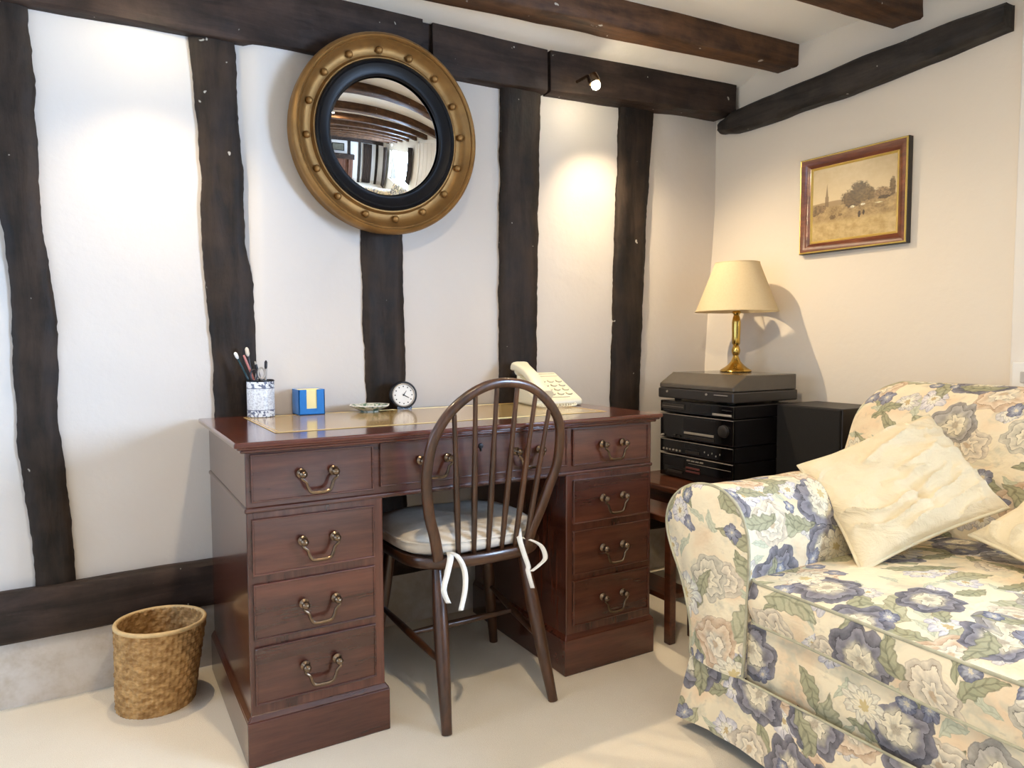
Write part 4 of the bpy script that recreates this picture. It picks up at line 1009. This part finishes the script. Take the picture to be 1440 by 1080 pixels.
# base front below the cushion
mb = MB(); mb.grid(60, 8, lambda u, v: (1.322+.010*math.sin(PI*v)*-1+.004*nz(u*12, v*2, 1), 1.14+u*(-.44-1.14), .19+v*.165), lambda u, v: (.2+u*1.58, 2.0+v*.165))
mb.grid(60, 3, lambda u, v: (1.322+v*.5, 1.14+u*(-.44-1.14), .355-.004*v), lambda u, v: (.2+u*1.58, 2.165+v*.5))
mb.build('seat_front', 'floral', sofa, 60)
# skirt with a corner flare and soft folds; hem a few centimetres over the carpet
path = [Vector((2.35, FAR+.004, 0)), Vector((AX0+.02, FAR+.006, 0)), Vector((AX0-.002, FAR-.004, 0)), Vector((AX0-.004, FAR-.03, 0)), Vector((AX0-.004, NEAR+.02, 0))]
dense = []
for a, b in zip(path, path[1:]):
    n = max(2, int((b-a).length/.012))
    for k in range(n): dense.append(a.lerp(b, k/n))
dense.append(path[-1]); SLn = arc(dense); ND = len(dense)
def skirt_pt(u, v):
    i = round(u*(ND-1)); p = dense[i]; s = SLn[i]; d = 1-v
    c = Vector((AX0, FAR, 0)); out = Vector((-1, 0, 0)) if p.y < FAR-.02 else Vector((0, 1, 0))
    near = max(0, 1-(p-c).length/.10)
    if near > 0: out = Vector((-.55, .85, 0))
    w = (.012+.030*near)*d+.006*math.sin(s*23+1.0)*d+.006*nz(s*5, v*2, 4)*d
    q = p+out*w
    return (q.x, q.y, .036+v*.166+.006*nz(s*4, 1, 1)*d-.008*near*d)
mb = MB(); mb.grid(ND, 9, skirt_pt, lambda u, v: (SLn[round(u*(ND-1))]+.05, 3.0+v*.166)); sk_ = mb.build('skirt', 'floral', sofa, 60)
mb = MB(); mb.tube([p+Vector((0, 0, .203)) for p in dense if p.x < 1.4], .0032, 8); mb.build('piping', 'piping', sk_, 60)
for x, y in ((1.40, 1.24), (2.28, 1.24), (1.40, -.50), (2.28, -.50)):
    mb = MB(); mb.lathe([(.018, 0), (.024, .02), (.028, .12), (.0005, .12)], (x, y, 0), 14); mb.build('foot', 'table_wood', sofa, 40)
mb = MB(); mb.box(1.34, 2.36, NEAR+.04, FAR-.03, .10, .34); mb.build('inner_frame', 'frame_edge', sofa)
# back: leaning slab with a rolled top and a rounded far shoulder
bp_ = catmull([(2.02, .36, 0), (2.055, .46, 0), (2.095, .56, 0), (2.135, .67, 0), (2.165, .76, 0), (2.195, .825, 0), (2.235, .860, 0), (2.285, .868, 0), (2.335, .855, 0), (2.375, .81, 0), (2.39, .74, 0), (2.40, .60, 0), (2.40, .45, 0), (2.395, .20, 0)], 4)
BLn = arc(bp_); NB = len(bp_)
def yend(z):
    q = max(0, (z-.56)/.31); return 1.462-.012*q-.055*q**6 if z > .56 else 1.462-(.56-z)*.05
def back_pt(u, v):
    p = bp_[round(v*(NB-1))]; ye = yend(p.y); s = .5-.5*math.cos(PI*min(1, u)); y = ye+(SY0-.15-ye)*u
    round_ = max(0, 1-(ye-y)/.05); w = nz(y*4, p.x*4, p.y*4, 1, 2)*.010
    cx_, cz_ = 2.28, .55
    k = 1-.10*round_**2
    return (cx_+(p.x-cx_)*k+w, y, (cz_+(p.y-cz_)*k if p.y > cz_ else p.y)+w*.5)
mb = MB(); mb.grid(80, NB, back_pt, lambda u, v: (5.0+u*1.9, BLn[round(v*(NB-1))]+.02))
hb = NB//2
def bcap(u, v):
    i = round(u*hb); a = back_pt(0, i/(NB-1)); b = back_pt(0, (NB-1-i)/(NB-1)); q = Vector(a).lerp(Vector(b), v); q.y += .018*math.sin(PI*v)*(1-u*.3); return tuple(q)
mb.grid(hb+1, 8, bcap, lambda u, v: (7+v*.25, u*.5))
mb.build('back', 'floral', sofa, 60)
# loose seat cushion with piped edges
CX0, CX1, CY1, CY0, CZ0, CZ1 = 1.300, 2.10, 1.136, -.40, .347, .444
def rrect(x0, x1, y0, y1, r, n=8, step=.03):
    pts = []
    for cx_, cy_, a0 in ((x0+r, y1-r, PI/2), (x0+r, y0+r, PI), (x1-r, y0+r, 1.5*PI), (x1-r, y1-r, 2*PI)):
        for k in range(n): a = a0+PI/2*k/(n-1); pts.append(Vector((cx_+r*math.cos(a), cy_+r*math.sin(a), 0)))
    out = []
    for a, b in zip(pts, pts[1:]+pts[:1]):
        m_ = max(1, int((b-a).length/step))
        for k in range(m_): out.append(a.lerp(b, k/m_))
    return out
cpth = rrect(CX0, CX1, CY0, CY1, .055); NC = len(cpth); cl = arc(cpth+cpth[:1]); cc_ = Vector(((CX0+CX1)/2, (CY0+CY1)/2, 0))
def sagz(y): return -.018*sstep(1.0, .55, y)*0 - .022*sstep(1.05, .5, y) if False else -.020*(1-sstep(.55, 1.05, y))
def cnorm(i):
    t = (cpth[(i+1) % NC]-cpth[i-1]).normalized(); return Vector((t.y, -t.x, 0))
def cborder(u, v):
    i = round(u*NC) % NC; p = cpth[i]; n_ = cnorm(i)*-1 if (cpth[i]-cc_).dot(cnorm(i)) < 0 else cnorm(i)
    s = cl[round(u*NC)]; w = .014*math.sin(PI*v)+.004*math.sin(s*60)*math.sin(PI*v)*nz(s*3, 1, 0, 1, 2)*1.5
    z = CZ0+(CZ1-CZ0)*v + sagz(p.y)*(1-v*.55)
    return (p.x+n_.x*w, p.y+n_.y*w, z)
mb = MB(); mb.grid(NC+1, 9, cborder, lambda u, v: (8.03+cl[round(u*NC)], .055+v*.105))
def ctop(u, v):
    i = round(u*NC) % NC; p = cc_+(cpth[i]-cc_)*v; e = 1-v
    crown = .034*(1-v**3.2)+.005*nz(p.x*6, p.y*6, 0, 1, 3)*min(1, e*6)
    return (p.x, p.y, CZ1+sagz(cpth[i].y)*.45*v+sagz(p.y)*.45*(1-v)+crown)
mb.grid(NC+1, 26, ctop, lambda u, v: (11+ctop(u, v)[0], 2+ctop(u, v)[1]))
mb.grid(NC+1, 6, lambda u, v: (lambda i: (cc_.x+(cpth[i].x-cc_.x)*v, cc_.y+(cpth[i].y-cc_.y)*v, CZ0+sagz(cpth[i].y)*v))(round(u*NC) % NC), lambda u, v: (0, 0))
cu = mb.build('seat_cushion', 'floral', sofa, 60)
for vv_ in (0.0, 1.0):
    mb = MB(); mb.tube([Vector(cborder(i/NC, vv_)) for i in range(NC)], .0038, 8, closed=True); mb.build('piping', 'piping', cu, 60)

# ------------------------------------------------------------------ scatter cushions
def pillow(label, A, B, Cq, D, thick, seed, loc, tuck=True):
    """A left, B top, C right, D bottom corner; swells along the normal that looks at the room."""
    A, B, Cq, D = map(Vector, (A, B, Cq, D))
    nrm = (B-D).cross(Cq-A).normalized()
    if nrm.x > 0: nrm = -nrm
    t = thing('scatter_cushion', label, 'cushion', loc, 'plain cream cushions on the sofa'); N = 81
    def base(u, v):
        e = .075; uu = u; vv2 = v
        p = (A*(1-uu)+B*uu)*(1-vv2)+(D*(1-uu)+Cq*uu)*vv2
        cen = (A+B+Cq+D)/4
        pull = e*(4*u*(1-u)*(abs(2*v-1)**6)+4*v*(1-v)*(abs(2*u-1)**6)); return p+(cen-p)*pull
    def face(sgn):
        def f(u, v):
            p = base(u, v); h = (max(0, 16*u*(1-u)*v*(1-v)))**.42
            d = thick*h
            wr = 0
            if sgn > 0:
                q1 = v*6.2+u*.9+nz(u*1.6, v*1.2, seed)*1.5; q2 = u*4.2-v*3.0+nz(u*1.5, v*2, seed+3)*1.6
                m1 = sstep(.35, .6, .5+nz(u*2.2, v*3.1, seed+6)*.9)*sstep(.05, .45, h); m2 = sstep(.4, .65, .5+nz(u*2.6, v*2.2, seed+9)*.9)*h
                fold = (1-abs(math.sin(PI*q1)))**2*.019*m1*(1-.5*u); fold2 = (1-abs(math.sin(PI*q2)))**2*.018*m2*sstep(.2, .7, u)
                wr = fold+fold2+.022*nz(u*2.2, v*2.6, seed+8)*h
                if tuck: wr -= .020*math.exp(-((v-.72)**2/.012+(u-.52-.25*(v-.72))**2/.0009))
            return tuple(p+nrm*sgn*(d+wr))
        return f
    mb = MB(); mb.grid(N, N, face(1)); mb.grid(N, N, face(-1), flip=True); mb.build('cushion_cover', 'cream_cotton', t, 70)
    edge = [base(k/20, 0) for k in range(20)]+[base(1, k/20) for k in range(20)]+[base(1-k/20, 1) for k in range(20)]+[base(0, 1-k/20) for k in range(20)]
    mb = MB(); mb.tube(edge, .0048, 8, closed=True); mb.build('piping', 'pillow_piping', t, 60)
pillow('plain cream cushion propped in the corner of the sofa against the far arm', (1.655, 1.262, .660), (2.065, 1.140, .788), (1.935, .868, .588), (1.575, 1.018, .448), .066, 1.0, (1.80, 1.08, .46))
pillow('plain cream cushion cut off by the right edge, overlapping the other cream one', (1.835, .905, .525), (2.09, .74, .70), (1.95, .42, .62), (1.72, .62, .475), .05, 5.0, (1.9, .65, .47), False)
